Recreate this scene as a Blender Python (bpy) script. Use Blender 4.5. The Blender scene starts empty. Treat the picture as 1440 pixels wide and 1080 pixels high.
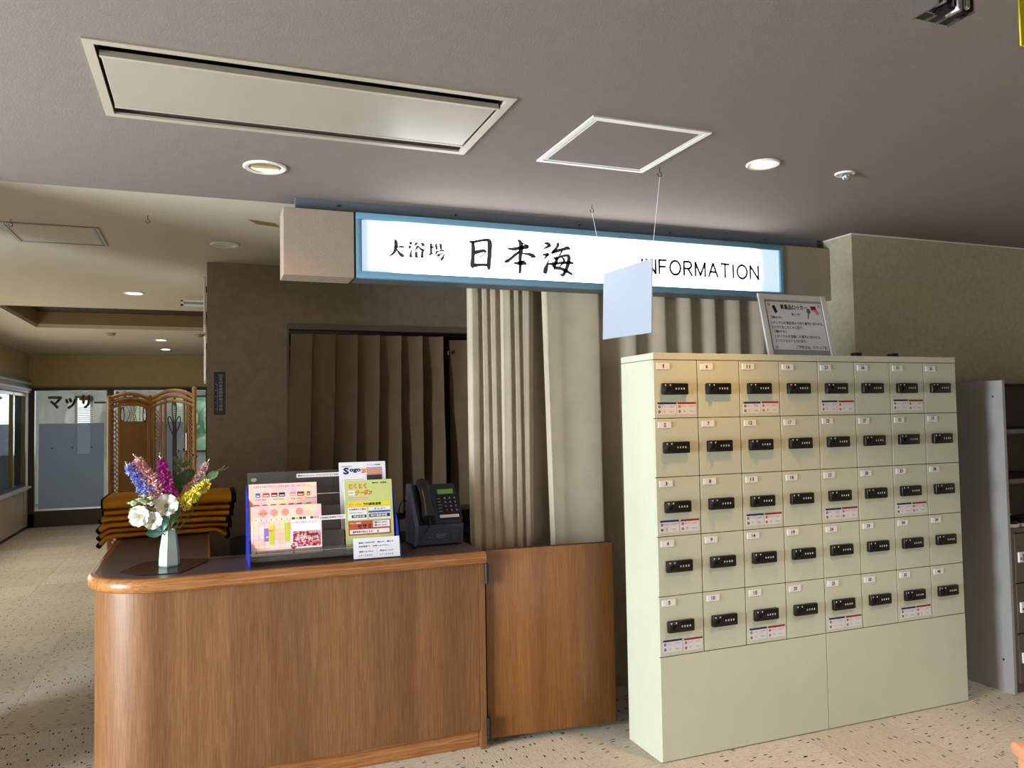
import bpy, math, random, mathutils
from mathutils import Vector, Matrix
random.seed(4)
C = bpy.context.scene.collection
scn = bpy.context.scene
R_ = math.radians

def lin(c):
    f = lambda v: v/12.92 if v <= .04045 else ((v+.055)/1.055)**2.4
    return tuple(f(v/255.0) for v in c) + (1.0,)

# ------------------------------------------------------------------ camera, world, lights, exposure
cam = bpy.data.cameras.new('camera'); cam.sensor_width = 36; cam.lens = 36*1103/1440; cam.clip_start = .02
cam.clip_end = 200
co = bpy.data.objects.new('camera', cam); C.objects.link(co)
ya, pa, ra = R_(21.263), R_(2.328), R_(-0.970)
fw = Vector((math.sin(ya)*math.cos(pa), math.cos(ya)*math.cos(pa), math.sin(pa)))
r0 = Vector((math.cos(ya), -math.sin(ya), 0)); u0 = r0.cross(fw)
rt = math.cos(ra)*r0 + math.sin(ra)*u0; upv = -math.sin(ra)*r0 + math.cos(ra)*u0
M = Matrix((rt, upv, -fw)).transposed().to_4x4(); M.translation = Vector((0, 0, 1.5))
co.matrix_world = M
scn.camera = co

w = bpy.data.worlds.new('daylight sky'); scn.world = w; w.use_nodes = True
bg = w.node_tree.nodes['Background']
tc = w.node_tree.nodes.new('ShaderNodeTexCoord'); sx = w.node_tree.nodes.new('ShaderNodeSeparateXYZ')
rp = w.node_tree.nodes.new('ShaderNodeValToRGB')
w.node_tree.links.new(tc.outputs['Generated'], sx.inputs[0]); w.node_tree.links.new(sx.outputs['Z'], rp.inputs[0])
rp.color_ramp.elements[0].color = lin((235, 240, 240)); rp.color_ramp.elements[1].color = lin((190, 214, 240))
w.node_tree.links.new(rp.outputs[0], bg.inputs[0]); bg.inputs[1].default_value = 1.5

def area(name, loc, rot, sx_, sy_, power, col, spread=180):
    l = bpy.data.lights.new(name, 'AREA'); l.shape = 'RECTANGLE'; l.size = sx_; l.size_y = sy_
    l.energy = power; l.color = lin(col)[:3]; l.spread = R_(spread)
    o = bpy.data.objects.new(name, l); C.objects.link(o); o.location = loc; o.rotation_euler = rot
    return o
def spot(name, loc, power, col, angle=90, blend=.5, size=.04, rot=(0, 0, 0)):
    l = bpy.data.lights.new(name, 'SPOT'); l.energy = power; l.color = lin(col)[:3]
    l.spot_size = R_(angle); l.spot_blend = blend; l.shadow_soft_size = size
    o = bpy.data.objects.new(name, l); C.objects.link(o); o.location = loc; o.rotation_euler = rot
    return o
# daylight through the windows behind the camera, the windows on the left and the corridor windows
area('daylight_rear', (2.0, -3.9, 1.3), (R_(72), 0, 0), 4.2, 1.4, 16, (255, 244, 232), 90)
area('daylight_left', (-3.85, 1.95, 1.15), (0, R_(-88), 0), 1.6, 1.3, 500, (234, 247, 255))
area('lit_board_glow', (-1.85, 5.3, 2.15), (R_(180), R_(25), 0), .3, .9, 4, (225, 240, 255))  # added lamp for the cool glow on the far left ceiling, no board there
spot('downlight_beam', (2.7, 1.5, 2.44), 115, (255, 250, 244), 112, .9)  # added beam without a fitting, brightens the floor before the lockers
area('daylight_corridor', (-2.36, 8.4, 1.3), (0, R_(-80), 0), 1.3, 4.8, 62, (250, 244, 222))
area('daylight_back_room', (-1.2, 16.3, 1.7), (R_(-90), 0, 0), 2.6, 1.5, 60, (240, 246, 255))
spot('downlight_beam', (2.05, 2.49, 2.44), 46, (255, 188, 84), 104, .8)
spot('downlight_beam', (0.21, 3.14, 2.44), 11, (255, 160, 80), 130, .8)
spot('downlight_beam', (-.535, 6.82, 2.48), 14, (235, 240, 255), 120, .8)
spot('downlight_beam', (-.53, 10.66, 2.48), 14, (255, 245, 225), 120, .8)
spot('downlight_beam', (-.54, 12.01, 2.48), 14, (255, 245, 225), 120, .8)
scn.view_settings.view_transform = 'Standard'; scn.view_settings.look = 'None'
scn.view_settings.gamma = 1; scn.view_settings.use_curve_mapping = False
scn.view_settings.exposure = 0.0

# ------------------------------------------------------------------ materials
class NT:
    def __init__(s, name):
        s.m = bpy.data.materials.new(name); s.m.use_nodes = True; s.t = s.m.node_tree
        s.b = s.t.nodes['Principled BSDF']; s.out = s.t.nodes['Material Output']
    def n(s, typ, **k):
        x = s.t.nodes.new(typ)
        for a, v in k.items(): setattr(x, a, v)
        return x
    def l(s, a, b): s.t.links.new(a, b)
    def mp(s, scale=(1, 1, 1), coord='Object', rot=(0, 0, 0)):
        c = s.n('ShaderNodeTexCoord'); m = s.n('ShaderNodeMapping')
        m.inputs['Scale'].default_value = scale; m.inputs['Rotation'].default_value = rot
        s.l(c.outputs[coord], m.inputs[0]); return m.outputs[0]
    def noise(s, vec, sc, det=3, rough=.5):
        x = s.n('ShaderNodeTexNoise'); x.inputs['Scale'].default_value = sc; x.inputs['Detail'].default_value = det
        x.inputs['Roughness'].default_value = rough
        s.l(vec, x.inputs['Vector']); return x.outputs['Fac']
    def ramp(s, fac, stops, interp='LINEAR'):
        x = s.n('ShaderNodeValToRGB'); x.color_ramp.interpolation = interp
        e = x.color_ramp.elements
        while len(e) < len(stops): e.new(.5)
        for q, (p, c) in zip(e, stops): q.position = p; q.color = c if len(c) == 4 else lin(c)
        s.l(fac, x.inputs[0]); return x.outputs[0]
    def mix(s, fac, a, b, mode='MIX'):
        x = s.n('ShaderNodeMix', data_type='RGBA', blend_type=mode)
        for v, i in ((fac, 0), (a, 6), (b, 7)):
            if isinstance(v, (int, float)): x.inputs[i].default_value = v
            elif isinstance(v, tuple): x.inputs[i].default_value = v
            else: s.l(v, x.inputs[i])
        return x.outputs[2]
    def math(s, op, a, b=0.0, c=None):
        x = s.n('ShaderNodeMath', operation=op)
        for i, v in enumerate((a, b) if c is None else (a, b, c)):
            if isinstance(v, (int, float)): x.inputs[i].default_value = v
            else: s.l(v, x.inputs[i])
        return x.outputs[0]
    def bump(s, h, st=.2, dist=.002):
        x = s.n('ShaderNodeBump'); x.inputs['Strength'].default_value = st; x.inputs['Distance'].default_value = dist
        s.l(h, x.inputs['Height']); s.l(x.outputs[0], s.b.inputs['Normal'])
    def set(s, **k):
        for a, v in k.items(): s.b.inputs[a.replace('_', ' ')].default_value = v
        return s
MATS = {}
def plain(name, c, rough=.5, metal=0, var=.06, bump=0, bsc=400, spec=.5, scale=6, emis=None):
    """a plain colour with a little procedural wear"""
    n = NT(name); v = n.mp()
    f = n.noise(v, scale, 4)
    a = lin(c); lo = tuple(x*(1-var) for x in a[:3])+(1,); hi = tuple(min(1, x*(1+var)) for x in a[:3])+(1,)
    n.l(n.ramp(f, [(.3, lo), (.7, hi)]), n.b.inputs['Base Color'])
    n.set(Roughness=rough, Metallic=metal); n.b.inputs['Specular IOR Level'].default_value = spec
    if bump: n.bump(n.noise(v, bsc, 2), bump, .001)
    if emis: n.b.inputs['Emission Color'].default_value = lin(c); n.b.inputs['Emission Strength'].default_value = emis
    MATS[name] = n.m; return n.m
def wood(name, c1, c2, c3, axis='z', rough=.35, dens=1.0, bandx=True):
    n = NT(name)
    s = {'z': (38, 38, 1.6), 'x': (1.6, 38, 38), 'y': (38, 1.6, 38)}[axis]
    v = n.mp(tuple(q*dens for q in s)); g = n.noise(v, 3.2, 6, .65)
    v2 = n.mp({'z': (7, 7, .12), 'x': (.12, 7, 7), 'y': (7, .12, 7)}[axis]); b = n.noise(v2, 1.3, 2)
    col = n.ramp(g, [(.3, c1), (.52, c2), (.75, c3)])
    bandc = n.ramp(b, [(.35, (208, 198, 190)), (.65, (255, 255, 255))])
    n.l(n.mix(.75, col, bandc, 'MULTIPLY'), n.b.inputs['Base Color'])
    n.set(Roughness=rough); n.bump(g, .12, .0008); MATS[name] = n.m; return n.m
def wallpaper(name, c, sc=14, var=.1):
    n = NT(name); v = n.mp()
    a = n.noise(v, sc, 5, .7); b = n.noise(v, 160, 3)
    base = lin(c); lo = tuple(x*(1-var) for x in base[:3])+(1,); hi = tuple(min(1, x*(1+var)) for x in base[:3])+(1,)
    n.l(n.ramp(a, [(.35, lo), (.65, hi)]), n.b.inputs['Base Color']); n.set(Roughness=.85)
    n.b.inputs['Specular IOR Level'].default_value = .2
    n.bump(b, .35, .002); MATS[name] = n.m; return n.m
def fabric(name, c, var=.12, sc=500, trans=0):
    n = NT(name); v = n.mp((1, 1, 1)); a = n.noise(v, sc, 2); b = n.noise(v, 9, 4)
    base = lin(c); lo = tuple(x*(1-var) for x in base[:3])+(1,); hi = tuple(min(1, x*(1+var)) for x in base[:3])+(1,)
    n.l(n.mix(.5, n.ramp(a, [(.3, lo), (.7, hi)]), n.ramp(b, [(.3, lo), (.7, hi)])), n.b.inputs['Base Color'])
    n.set(Roughness=.95); n.b.inputs['Specular IOR Level'].default_value = .1
    n.bump(a, .25, .001); MATS[name] = n.m; return n.m
def clear(name, tint=(255, 255, 255), amount=.9, rough=.03):
    n = NT(name); t = n.n('ShaderNodeBsdfTransparent'); t.inputs[0].default_value = lin(tint)
    g = n.n('ShaderNodeBsdfGlossy'); g.inputs['Roughness'].default_value = rough; g.inputs[0].default_value = (1, 1, 1, 1)
    fr = n.n('ShaderNodeFresnel'); fr.inputs['IOR'].default_value = 1.35
    mx = n.n('ShaderNodeMixShader'); n.l(fr.outputs[0], mx.inputs[0]); n.l(t.outputs[0], mx.inputs[1]); n.l(g.outputs[0], mx.inputs[2])
    d = n.n('ShaderNodeBsdfDiffuse'); d.inputs[0].default_value = lin(tint)
    m2 = n.n('ShaderNodeMixShader'); m2.inputs[0].default_value = 1-amount
    n.l(mx.outputs[0], m2.inputs[1]); n.l(d.outputs[0], m2.inputs[2]); n.l(m2.outputs[0], n.out.inputs[0])
    MATS[name] = n.m; return n.m

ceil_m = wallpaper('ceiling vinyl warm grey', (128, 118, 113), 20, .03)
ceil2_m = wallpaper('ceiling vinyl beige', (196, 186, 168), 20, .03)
wall_m = wallpaper('wallpaper taupe', (148, 133, 115), 16, .10)
wallr_m = wallpaper('wallpaper mottled cream', (174, 165, 141), 34, .09)
walll_m = wallpaper('wallpaper yellow beige', (184, 166, 122), 12, .05)
white_m = plain('white plaster', (225, 225, 220), .7)
coffer_m = plain('dark brown coffer', (52, 40, 34), .8)
locker_m = plain('cream enamel steel', (197, 198, 176), .38, var=.02, bump=.03, bsc=900)
lockseam_m = plain('dark door gap', (70, 62, 45), .8)
black_m = plain('black plastic', (14, 13, 15), .32, var=.2)
gloss_black_m = plain('satin black metal', (26, 24, 24), .4, var=.2)
dial_m = plain('lock dial ivory', (210, 208, 200), .5)
plate_m = plain('label white', (232, 226, 228), .55, var=.02)
ink_m = plain('print black', (24, 22, 26), .7)
ink_grey_m = plain('print grey', (110, 104, 108), .8)
ink_blue_m = plain('print navy', (28, 30, 96), .6)
ink_red_m = plain('print dark red', (150, 24, 24), .6)
ink_brown_m = plain('print taupe', (128, 112, 98), .7)
sticker_m = plain('sticker pale', (222, 214, 216), .5, var=.02)
oak_m = wood('oak veneer', (106, 70, 38), (130, 88, 51), (150, 106, 64), 'z', .44, 1.6)
oakx_m = wood('oak solid along x', (128, 80, 42), (168, 112, 64), (196, 140, 86), 'x', .25)
oaky_m = wood('oak solid along y', (128, 80, 42), (168, 112, 64), (196, 140, 86), 'y', .25)
gate_m = wood('gate veneer amber', (110, 68, 28), (130, 84, 38), (148, 98, 48), 'z', .38, 1.4)
darkedge_m = plain('dark worn edge', (50, 32, 20), .6)
top_m = plain('plum brown laminate', (84, 70, 70), .32, var=.1, scale=60)
matm = plain('burgundy glossy mat', (44, 28, 32), .22, spec=.3)
blue_frame_m = plain('blue grey aluminium', (104, 146, 172), .35, var=.03)
grey_board_m = plain('slate grey board', (88, 96, 104), .6)
filler_m = wallpaper('beige box board', (152, 137, 121), 40, .03)
seam_grey_m = plain('shadow grey', (60, 60, 60), .8)
kanji_m = plain('sign lettering dark grey', (62, 58, 60), .6)
alu_m = plain('aluminium', (190, 190, 192), .25, 1, .03)
white_metal_m = plain('white enamel', (225, 224, 222), .4, var=.02)
acpanel_m = plain('ac panel ivory', (168, 160, 147), .26, var=.02, spec=.25)
acblack_m = plain('ac slot black', (8, 8, 9), .6)
white_acr_m = plain('white acrylic', (158, 164, 178), .6, var=.01, spec=.2)
curt_m = fabric('curtain sand linen', (182, 169, 148))
dcurt_m = fabric('curtain brown linen', (128, 108, 84))
mustard_m = fabric('mustard cotton', (190, 128, 28), .1)
piping_m = fabric('black piping', (22, 16, 16), .1)
rattan_m = wood('rattan cane', (138, 92, 40), (168, 118, 56), (190, 142, 78), 'z', .4)
rattan_dark_m = plain('dark bent cane', (70, 42, 26), .5)
brown_frame_m = plain('dark brown aluminium', (58, 46, 38), .45)
gold_frame_m = plain('olive gold aluminium', (138, 120, 58), .35, .4)
beige_panel_m = plain('beige wall panel', (196, 182, 160), .5, var=.03)
glass_m = clear('window glass', (250, 255, 255), .98)
acry_m = clear('clear acrylic', (238, 240, 240), .95)
thread_m = plain('nylon thread', (220, 220, 225), .3)
blue_acr_m = plain('cobalt acrylic', (36, 60, 190), .2, var=.05)
rack_back_m = plain('smoked back panel', (74, 68, 66), .3)
phone_m = plain('phone dark teal plastic', (34, 44, 52), .32, var=.08)
phone2_m = plain('phone slate plastic', (58, 66, 84), .35, var=.06)
phone_side_m = plain('phone blue grey shell', (84, 92, 118), .35, var=.06)
lcd_m = plain('phone display green', (116, 170, 84), .3, emis=.05)
key_m = plain('key legend grey', (190, 190, 188), .5)
vase_m = plain('celadon glaze', (178, 196, 176), .18, var=.08, scale=20)
stem_m = plain('plant stem', (74, 96, 50), .6)
leaf_m = plain('leaf green', (66, 92, 50), .55, var=.3, scale=60)
leafb_m = plain('leaf blue green', (96, 140, 120), .55, var=.2, scale=60)
pwhite_m = plain('petal white', (204, 203, 190), .6, var=.05)
pcream_m = plain('petal green white', (206, 216, 180), .6, var=.12, scale=80)
pthroat_m = plain('petal throat lime', (176, 186, 70), .6)
pblue_m = plain('petal periwinkle', (142, 146, 214), .65, var=.3, scale=200)
ppink_m = plain('petal blush', (222, 170, 172), .65, var=.22, scale=200)
pmag_m = plain('petal magenta', (168, 40, 138), .6, var=.35, scale=200)
pyel_m = plain('petal yellow', (232, 218, 84), .65, var=.15, scale=200)
berry_m = plain('berry dark', (54, 20, 26), .35)
steel_side_m = plain('cabinet grey enamel', (150, 147, 145), .45, var=.03)
steel_in_m = plain('cabinet brown grey', (92, 80, 70), .55)
stool_m = plain('pale salmon wood', (214, 150, 116), .4, var=.1)
stool_dark_m = plain('dark wood edge', (80, 44, 22), .5)
yellow_m = plain('yellow vinyl', (222, 200, 24), .5)
navy_m = plain('poster navy', (22, 22, 52), .45)
poster_txt_m = plain('poster silver print', (176, 168, 158), .5)
paper_m = plain('paper white', (228, 228, 234), .6, var=.01)
tape_m = plain('old tape yellow', (136, 114, 66), .6)
green_m = plain('foliage', (176, 198, 160), .8, var=.3, scale=3)
grass_m = plain('lawn', (104, 124, 76), .9, var=.2)
shoe_m = plain('shoe black', (16, 15, 16), .45)
backfloor_m = plain('far room floor', (176, 162, 138), .8)

# frosted film
n = NT('frosted film'); v = n.mp(); f = n.noise(v, 300, 2)
d = n.n('ShaderNodeBsdfDiffuse'); n.l(n.ramp(f, [(.3, (120, 128, 138)), (.7, (142, 150, 160))]), d.inputs[0])
t1 = n.n('ShaderNodeBsdfTranslucent'); t1.inputs[0].default_value = lin((186, 190, 198))
tr = n.n('ShaderNodeBsdfTransparent'); tr.inputs[0].default_value = lin((205, 208, 214))
a1 = n.n('ShaderNodeMixShader'); a1.inputs[0].default_value = .5; n.l(d.outputs[0], a1.inputs[1]); n.l(t1.outputs[0], a1.inputs[2])
a2 = n.n('ShaderNodeMixShader'); a2.inputs[0].default_value = .42; n.l(a1.outputs[0], a2.inputs[1]); n.l(tr.outputs[0], a2.inputs[2])
n.l(a2.outputs[0], n.out.inputs[0]); frost_m = n.m

# carpet tile: dark flecks drawn along the tile's own x direction
n = NT('carpet tile beige flecked'); oi = n.n('ShaderNodeObjectInfo'); tcx = n.n('ShaderNodeTexCoord')
va = n.n('ShaderNodeVectorMath', operation='MULTIPLY_ADD'); n.l(oi.outputs['Location'], va.inputs[0]); va.inputs[1].default_value = (3.7, 5.3, 0); n.l(tcx.outputs['Object'], va.inputs[2])
def fleck(sx_, sy_, thr, seedoff):
    mpn = n.n('ShaderNodeMapping'); mpn.inputs['Scale'].default_value = (sx_, sy_, 1); mpn.inputs['Location'].default_value = (seedoff, seedoff, 0)
    n.l(va.outputs[0], mpn.inputs[0])
    vo = n.n('ShaderNodeTexVoronoi', voronoi_dimensions='2D'); vo.inputs['Scale'].default_value = 1; vo.inputs['Randomness'].default_value = 1
    n.l(mpn.outputs[0], vo.inputs['Vector'])
    sp = n.n('ShaderNodeSeparateColor'); n.l(vo.outputs['Color'], sp.inputs[0])
    pick = n.math('GREATER_THAN', sp.outputs[0], .5)
    near = n.math('LESS_THAN', vo.outputs['Distance'], thr)
    return n.math('MULTIPLY', pick, near)
fl = fleck(9, 30, .105, 1.3); fl2 = fleck(14, 60, .12, 7.7)
gr = n.noise(va.outputs[0], 130, 4, .7)
base = n.ramp(gr, [(.3, (182, 171, 154)), (.5, (206, 197, 181)), (.72, (226, 218, 203))])
st = n.n('ShaderNodeMapping'); st.inputs['Scale'].default_value = (9, 120, 1); n.l(va.outputs[0], st.inputs[0])
stn = n.noise(st.outputs[0], 1.5, 3)
base = n.mix(.35, base, n.ramp(stn, [(.35, (182, 171, 154)), (.65, (224, 216, 200))]))
rnd = n.ramp(oi.outputs['Random'], [(0, (240, 238, 234)), (1, (255, 255, 255))])
base = n.mix(1.0, base, rnd, 'MULTIPLY')
base = n.mix(n.math('MULTIPLY', fl2, .5), base, lin((120, 92, 70)))
base = n.mix(fl, base, lin((44, 32, 34)))
n.l(base, n.b.inputs['Base Color']); n.set(Roughness=.95); n.b.inputs['Specular IOR Level'].default_value = .1
n.bump(gr, .8, .006); carpet_m = n.m

# backlit sign face: fade towards both ends painted into the emission, no tubes inside
n = NT('backlit acrylic'); tcx = n.n('ShaderNodeTexCoord'); s3 = n.n('ShaderNodeSeparateXYZ'); n.l(tcx.outputs['Object'], s3.inputs[0])
ax = n.math('SUBTRACT', n.math('ABSOLUTE', s3.outputs[0]), .93); ax = n.math('MAXIMUM', ax, 0)
az = n.math('MULTIPLY', n.math('MAXIMUM', n.math('SUBTRACT', n.math('ABSOLUTE', s3.outputs[2]), .03), 0), .75)
dd = n.math('SQRT', n.math('ADD', n.math('MULTIPLY', ax, ax), n.math('MULTIPLY', az, az)))
mr = n.n('ShaderNodeMapRange', interpolation_type='SMOOTHSTEP'); n.l(dd, mr.inputs[0]); mr.inputs[1].default_value = .055; mr.inputs[2].default_value = .13
mr.inputs[3].default_value = 7.0; mr.inputs[4].default_value = .7
n.b.inputs['Base Color'].default_value = lin((225, 235, 245)); n.set(Roughness=.2)
cc = n.ramp(dd, [(.05, (255, 255, 255)), (.14, (196, 222, 255))])
n.l(cc, n.b.inputs['Emission Color']); n.l(mr.outputs[0], n.b.inputs['Emission Strength']); signface_m = n.m

def emit(name, c, s):
    n = NT(name); n.b.inputs['Base Color'].default_value = lin(c)
    n.b.inputs['Emission Color'].default_value = lin(c); n.b.inputs['Emission Strength'].default_value = s; return n.m
lamp_warm = emit('lamp warm', (255, 214, 168), 6)
lamp_dim = emit('lamp warm dim', (255, 222, 160), 2.2)
lamp_cool = emit('lamp cool', (235, 240, 255), 12)

# flyer print: blurred pink/orange/yellow blossoms on paper
n = NT('flyer watercolour print'); v = n.mp((1, 1, 1))
vo = n.n('ShaderNodeTexVoronoi', feature='SMOOTH_F1'); vo.inputs['Scale'].default_value = 19; n.l(v, vo.inputs['Vector'])
bl = n.ramp(vo.outputs['Distance'], [(.1, (248, 190, 120)), (.28, (238, 158, 190)), (.5, (250, 214, 200)), (.8, (250, 232, 190))])
n2 = n.ramp(n.noise(v, 11, 2), [(.35, (250, 226, 150)), (.5, (248, 205, 205)), (.65, (246, 214, 214))])
n.l(n.mix(.55, bl, n2), n.b.inputs['Base Color']); n.set(Roughness=.4); flyer_m = n.m
n = NT('berry photo print'); v = n.mp()
n.l(n.ramp(n.noise(v, 90, 3), [(.35, (90, 16, 34)), (.5, (190, 50, 70)), (.62, (240, 215, 210)), (.7, (60, 90, 50))]), n.b.inputs['Base Color']); berryp_m = n.m
n = NT('sunset photo print'); tcx = n.n('ShaderNodeTexCoord'); s3 = n.n('ShaderNodeSeparateXYZ'); n.l(tcx.outputs['Generated'], s3.inputs[0])
n.l(n.ramp(s3.outputs[2], [(0, (34, 38, 50)), (.45, (50, 52, 62)), (.5, (222, 140, 100)), (1, (176, 150, 160))]), n.b.inputs['Base Color']); sunset_m = n.m
ygreen_m = plain('leaflet lime', (196, 206, 130), .45, var=.04)
p_pink = plain('print pink', (226, 150, 160), .5); p_yel = plain('print yellow', (232, 214, 40), .5)
p_org = plain('print orange', (240, 160, 30), .5); p_ored = plain('print brick', (186, 84, 50), .5)
p_blue = plain('print blue', (60, 104, 170), .5); p_green = plain('print dark green', (38, 92, 80), .5)
p_pur = plain('print purple', (160, 110, 190), .5); p_lime = plain('print lime', (196, 206, 50), .5)
p_wht = plain('print white', (236, 234, 236), .5, var=.01)

# ------------------------------------------------------------------ mesh builder
_tc = {}
def text_geo(s, off=0.0, shear=0.0):
    k = (s, off, shear)
    if k in _tc: return _tc[k]
    cu = bpy.data.curves.new('lettering', 'FONT'); cu.body = s; cu.size = 1; cu.offset = off; cu.shear = shear; cu.resolution_u = 2
    o = bpy.data.objects.new('lettering', cu); C.objects.link(o)
    dg = bpy.context.evaluated_depsgraph_get(); dg.update()
    e = o.evaluated_get(dg); me = e.to_mesh()
    vs = [(v.co.x, v.co.y) for v in me.vertices]; fs = [tuple(p.vertices) for p in me.polygons]
    e.to_mesh_clear(); bpy.data.objects.remove(o); bpy.data.curves.remove(cu)
    _tc[k] = (vs, fs); return _tc[k]

class MB:
    def __init__(s, xf=None): s.v = []; s.f = []; s.mi = []; s.mats = []; s.xf = xf or Matrix.Identity(4); s.cur = 0
    def use(s, m):
        if m not in s.mats: s.mats.append(m)
        s.cur = s.mats.index(m); return s
    def add(s, vs, fs):
        o = len(s.v); s.v += [tuple(s.xf @ Vector(p)) for p in vs]
        for f in fs: s.f.append([o+i for i in f]); s.mi.append(s.cur)
        return s
    def box(s, x0, y0, z0, x1, y1, z1):
        vs = [(x0,y0,z0),(x1,y0,z0),(x1,y1,z0),(x0,y1,z0),(x0,y0,z1),(x1,y0,z1),(x1,y1,z1),(x0,y1,z1)]
        return s.add(vs, [(0,3,2,1),(4,5,6,7),(0,1,5,4),(1,2,6,5),(2,3,7,6),(3,0,4,7)])
    def rbox(s, x0, y0, z0, x1, y1, z1, r=.005, seg=2):
        import bmesh
        bm = bmesh.new(); bmesh.ops.create_cube(bm, size=1)
        for q in bm.verts: q.co = Vector(((x0+x1)/2+q.co.x*(x1-x0), (y0+y1)/2+q.co.y*(y1-y0), (z0+z1)/2+q.co.z*(z1-z0)))
        bmesh.ops.bevel(bm, geom=bm.edges[:], offset=r, segments=seg, profile=.5, affect='EDGES')
        bm.verts.index_update()
        s.add([q.co[:] for q in bm.verts], [[q.index for q in f.verts] for f in bm.faces]); bm.free(); return s
    def quad(s, a, b, c, d): return s.add([a, b, c, d], [(0, 1, 2, 3)])
    def prism(s, poly, axis, a, b):
        """polygon extruded along axis: poly holds the two other coordinates in order"""
        def P(p, t): return {'x': (t, p[0], p[1]), 'y': (p[0], t, p[1]), 'z': (p[0], p[1], t)}[axis]
        k = len(poly); vs = [P(p, a) for p in poly]+[P(p, b) for p in poly]
        fs = [tuple(range(k))[::-1], tuple(range(k, 2*k))]+[(i, (i+1) % k, k+(i+1) % k, k+i) for i in range(k)]
        return s.add(vs, fs)
    def tube(s, pts, r, n=8, closed=False, cap=True):
        pts = [Vector(p) for p in pts]; rs = r if isinstance(r, (list, tuple)) else [r]*len(pts)
        k = len(pts); vs = []; prev = None
        for i, p in enumerate(pts):
            if closed: t = pts[(i+1) % k]-pts[i-1]
            else: t = pts[min(i+1, k-1)]-pts[max(i-1, 0)]
            t = t.normalized() if t.length > 0 else Vector((0, 0, 1))
            if prev is None:
                a = Vector((0, 0, 1)) if abs(t.z) < .9 else Vector((1, 0, 0)); u = t.cross(a).normalized()
            else: u = (prev-t*prev.dot(t)).normalized()
            prev = u; w_ = t.cross(u)
            for j in range(n):
                an = 2*math.pi*j/n; vs.append((p+(u*math.cos(an)+w_*math.sin(an))*rs[i])[:])
        fs = []
        for i in range(k if closed else k-1):
            a0 = i*n; b0 = ((i+1) % k)*n
            for j in range(n): fs.append((a0+j, a0+(j+1) % n, b0+(j+1) % n, b0+j))
        if cap and not closed: fs += [tuple(range(n))[::-1], tuple(range((k-1)*n, k*n))]
        return s.add(vs, fs)
    def lathe(s, cx, cy, prof, n=24, ax='z'):
        vs = []; k = len(prof)
        for r, z in prof:
            for j in range(n):
                a = 2*math.pi*j/n; vs.append((cx+r*math.cos(a), cy+r*math.sin(a), z))
        fs = [(i*n+j, i*n+(j+1) % n, (i+1)*n+(j+1) % n, (i+1)*n+j) for i in range(k-1) for j in range(n)]
        return s.add(vs, fs)
    def ball(s, c, rx, ry=None, rz=None, n=8, m=5):
        ry = ry or rx; rz = rz or rx; vs = [(c[0], c[1], c[2]-rz)]
        for i in range(1, m):
            ph = -math.pi/2+math.pi*i/m
            for j in range(n):
                a = 2*math.pi*j/n; vs.append((c[0]+rx*math.cos(ph)*math.cos(a), c[1]+ry*math.cos(ph)*math.sin(a), c[2]+rz*math.sin(ph)))
        vs.append((c[0], c[1], c[2]+rz)); L = len(vs)-1; fs = []
        for j in range(n): fs.append((0, 1+(j+1) % n, 1+j)); fs.append((L, L-n+j, L-n+(j+1) % n))
        for i in range(m-2):
            for j in range(n): fs.append((1+i*n+j, 1+i*n+(j+1) % n, 1+(i+1)*n+(j+1) % n, 1+(i+1)*n+j))
        return s.add(vs, fs)
    def grid(s, P, nu, nv):
        vs = [P(i/nu, j/nv) for j in range(nv+1) for i in range(nu+1)]
        return s.add(vs, [(j*(nu+1)+i, j*(nu+1)+i+1, (j+1)*(nu+1)+i+1, (j+1)*(nu+1)+i) for j in range(nv) for i in range(nu)])
    def sheet(s, P, nu, nv, t, nrm=(0, 1, 0)):
        """closed thin sheet"""
        N = Vector(nrm)*t
        Q = lambda u, v: tuple(Vector(P(u, v))+N)
        o = (nu+1)*(nv+1)
        vs = [P(i/nu, j/nv) for j in range(nv+1) for i in range(nu+1)]+[Q(i/nu, j/nv) for j in range(nv+1) for i in range(nu+1)]
        fs = []
        for j in range(nv):
            for i in range(nu):
                a = j*(nu+1)+i; q = (a, a+1, a+nu+2, a+nu+1); fs.append(q); fs.append(tuple(o+x for x in q[::-1]))
        for j in range(nv):
            for i in (0, nu): a = j*(nu+1)+i; b = a+nu+1; fs.append((a, b, o+b, o+a) if i == 0 else (b, a, o+a, o+b))
        for i in range(nu):
            for j in (0, nv): a = j*(nu+1)+i; b = a+1; fs.append((b, a, o+a, o+b) if j == 0 else (a, b, o+b, o+a))
        return s.add(vs, fs)
    def text(s, t, o, r, u, h, width=None, off=0.0, shear=0.0, center=False, dz=0.0006):
        """print text on the plane through o spanned by r and u; h = capital height"""
        if off and any(ord(c_) > 127 for c_ in t):      # thicken by small shifts: offsetting these glyphs makes spikes
            b_ = min(off, .05)*h*1.2; r2 = Vector(r).normalized(); u2 = Vector(u).normalized()
            for ex, ez in ((-b_, 0), (b_, 0), (0, b_), (0, -b_)): s.text(t, Vector(o)+r2*ex+u2*ez, r, u, h, width, 0, shear, center, dz+(.00002 if ex > 0 else 0))
            return s
        vs, fs = text_geo(t, off, shear)
        if not vs: return s
        xs = [p[0] for p in vs]; ys = [p[1] for p in vs]; x0, x1, y0, y1 = min(xs), max(xs), min(ys), max(ys)
        ky = h/max(y1-y0, .01) if len(t) > 0 else h
        kx = width/(x1-x0) if width else ky
        o = Vector(o); r = Vector(r).normalized(); u = Vector(u).normalized(); nn = r.cross(u)
        sh = (x1-x0)*kx/2 if center else 0
        return s.add([tuple(o+r*((p[0]-x0)*kx-sh)+u*((p[1]-y0)*ky)+nn*dz) for p in vs], fs)
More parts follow.
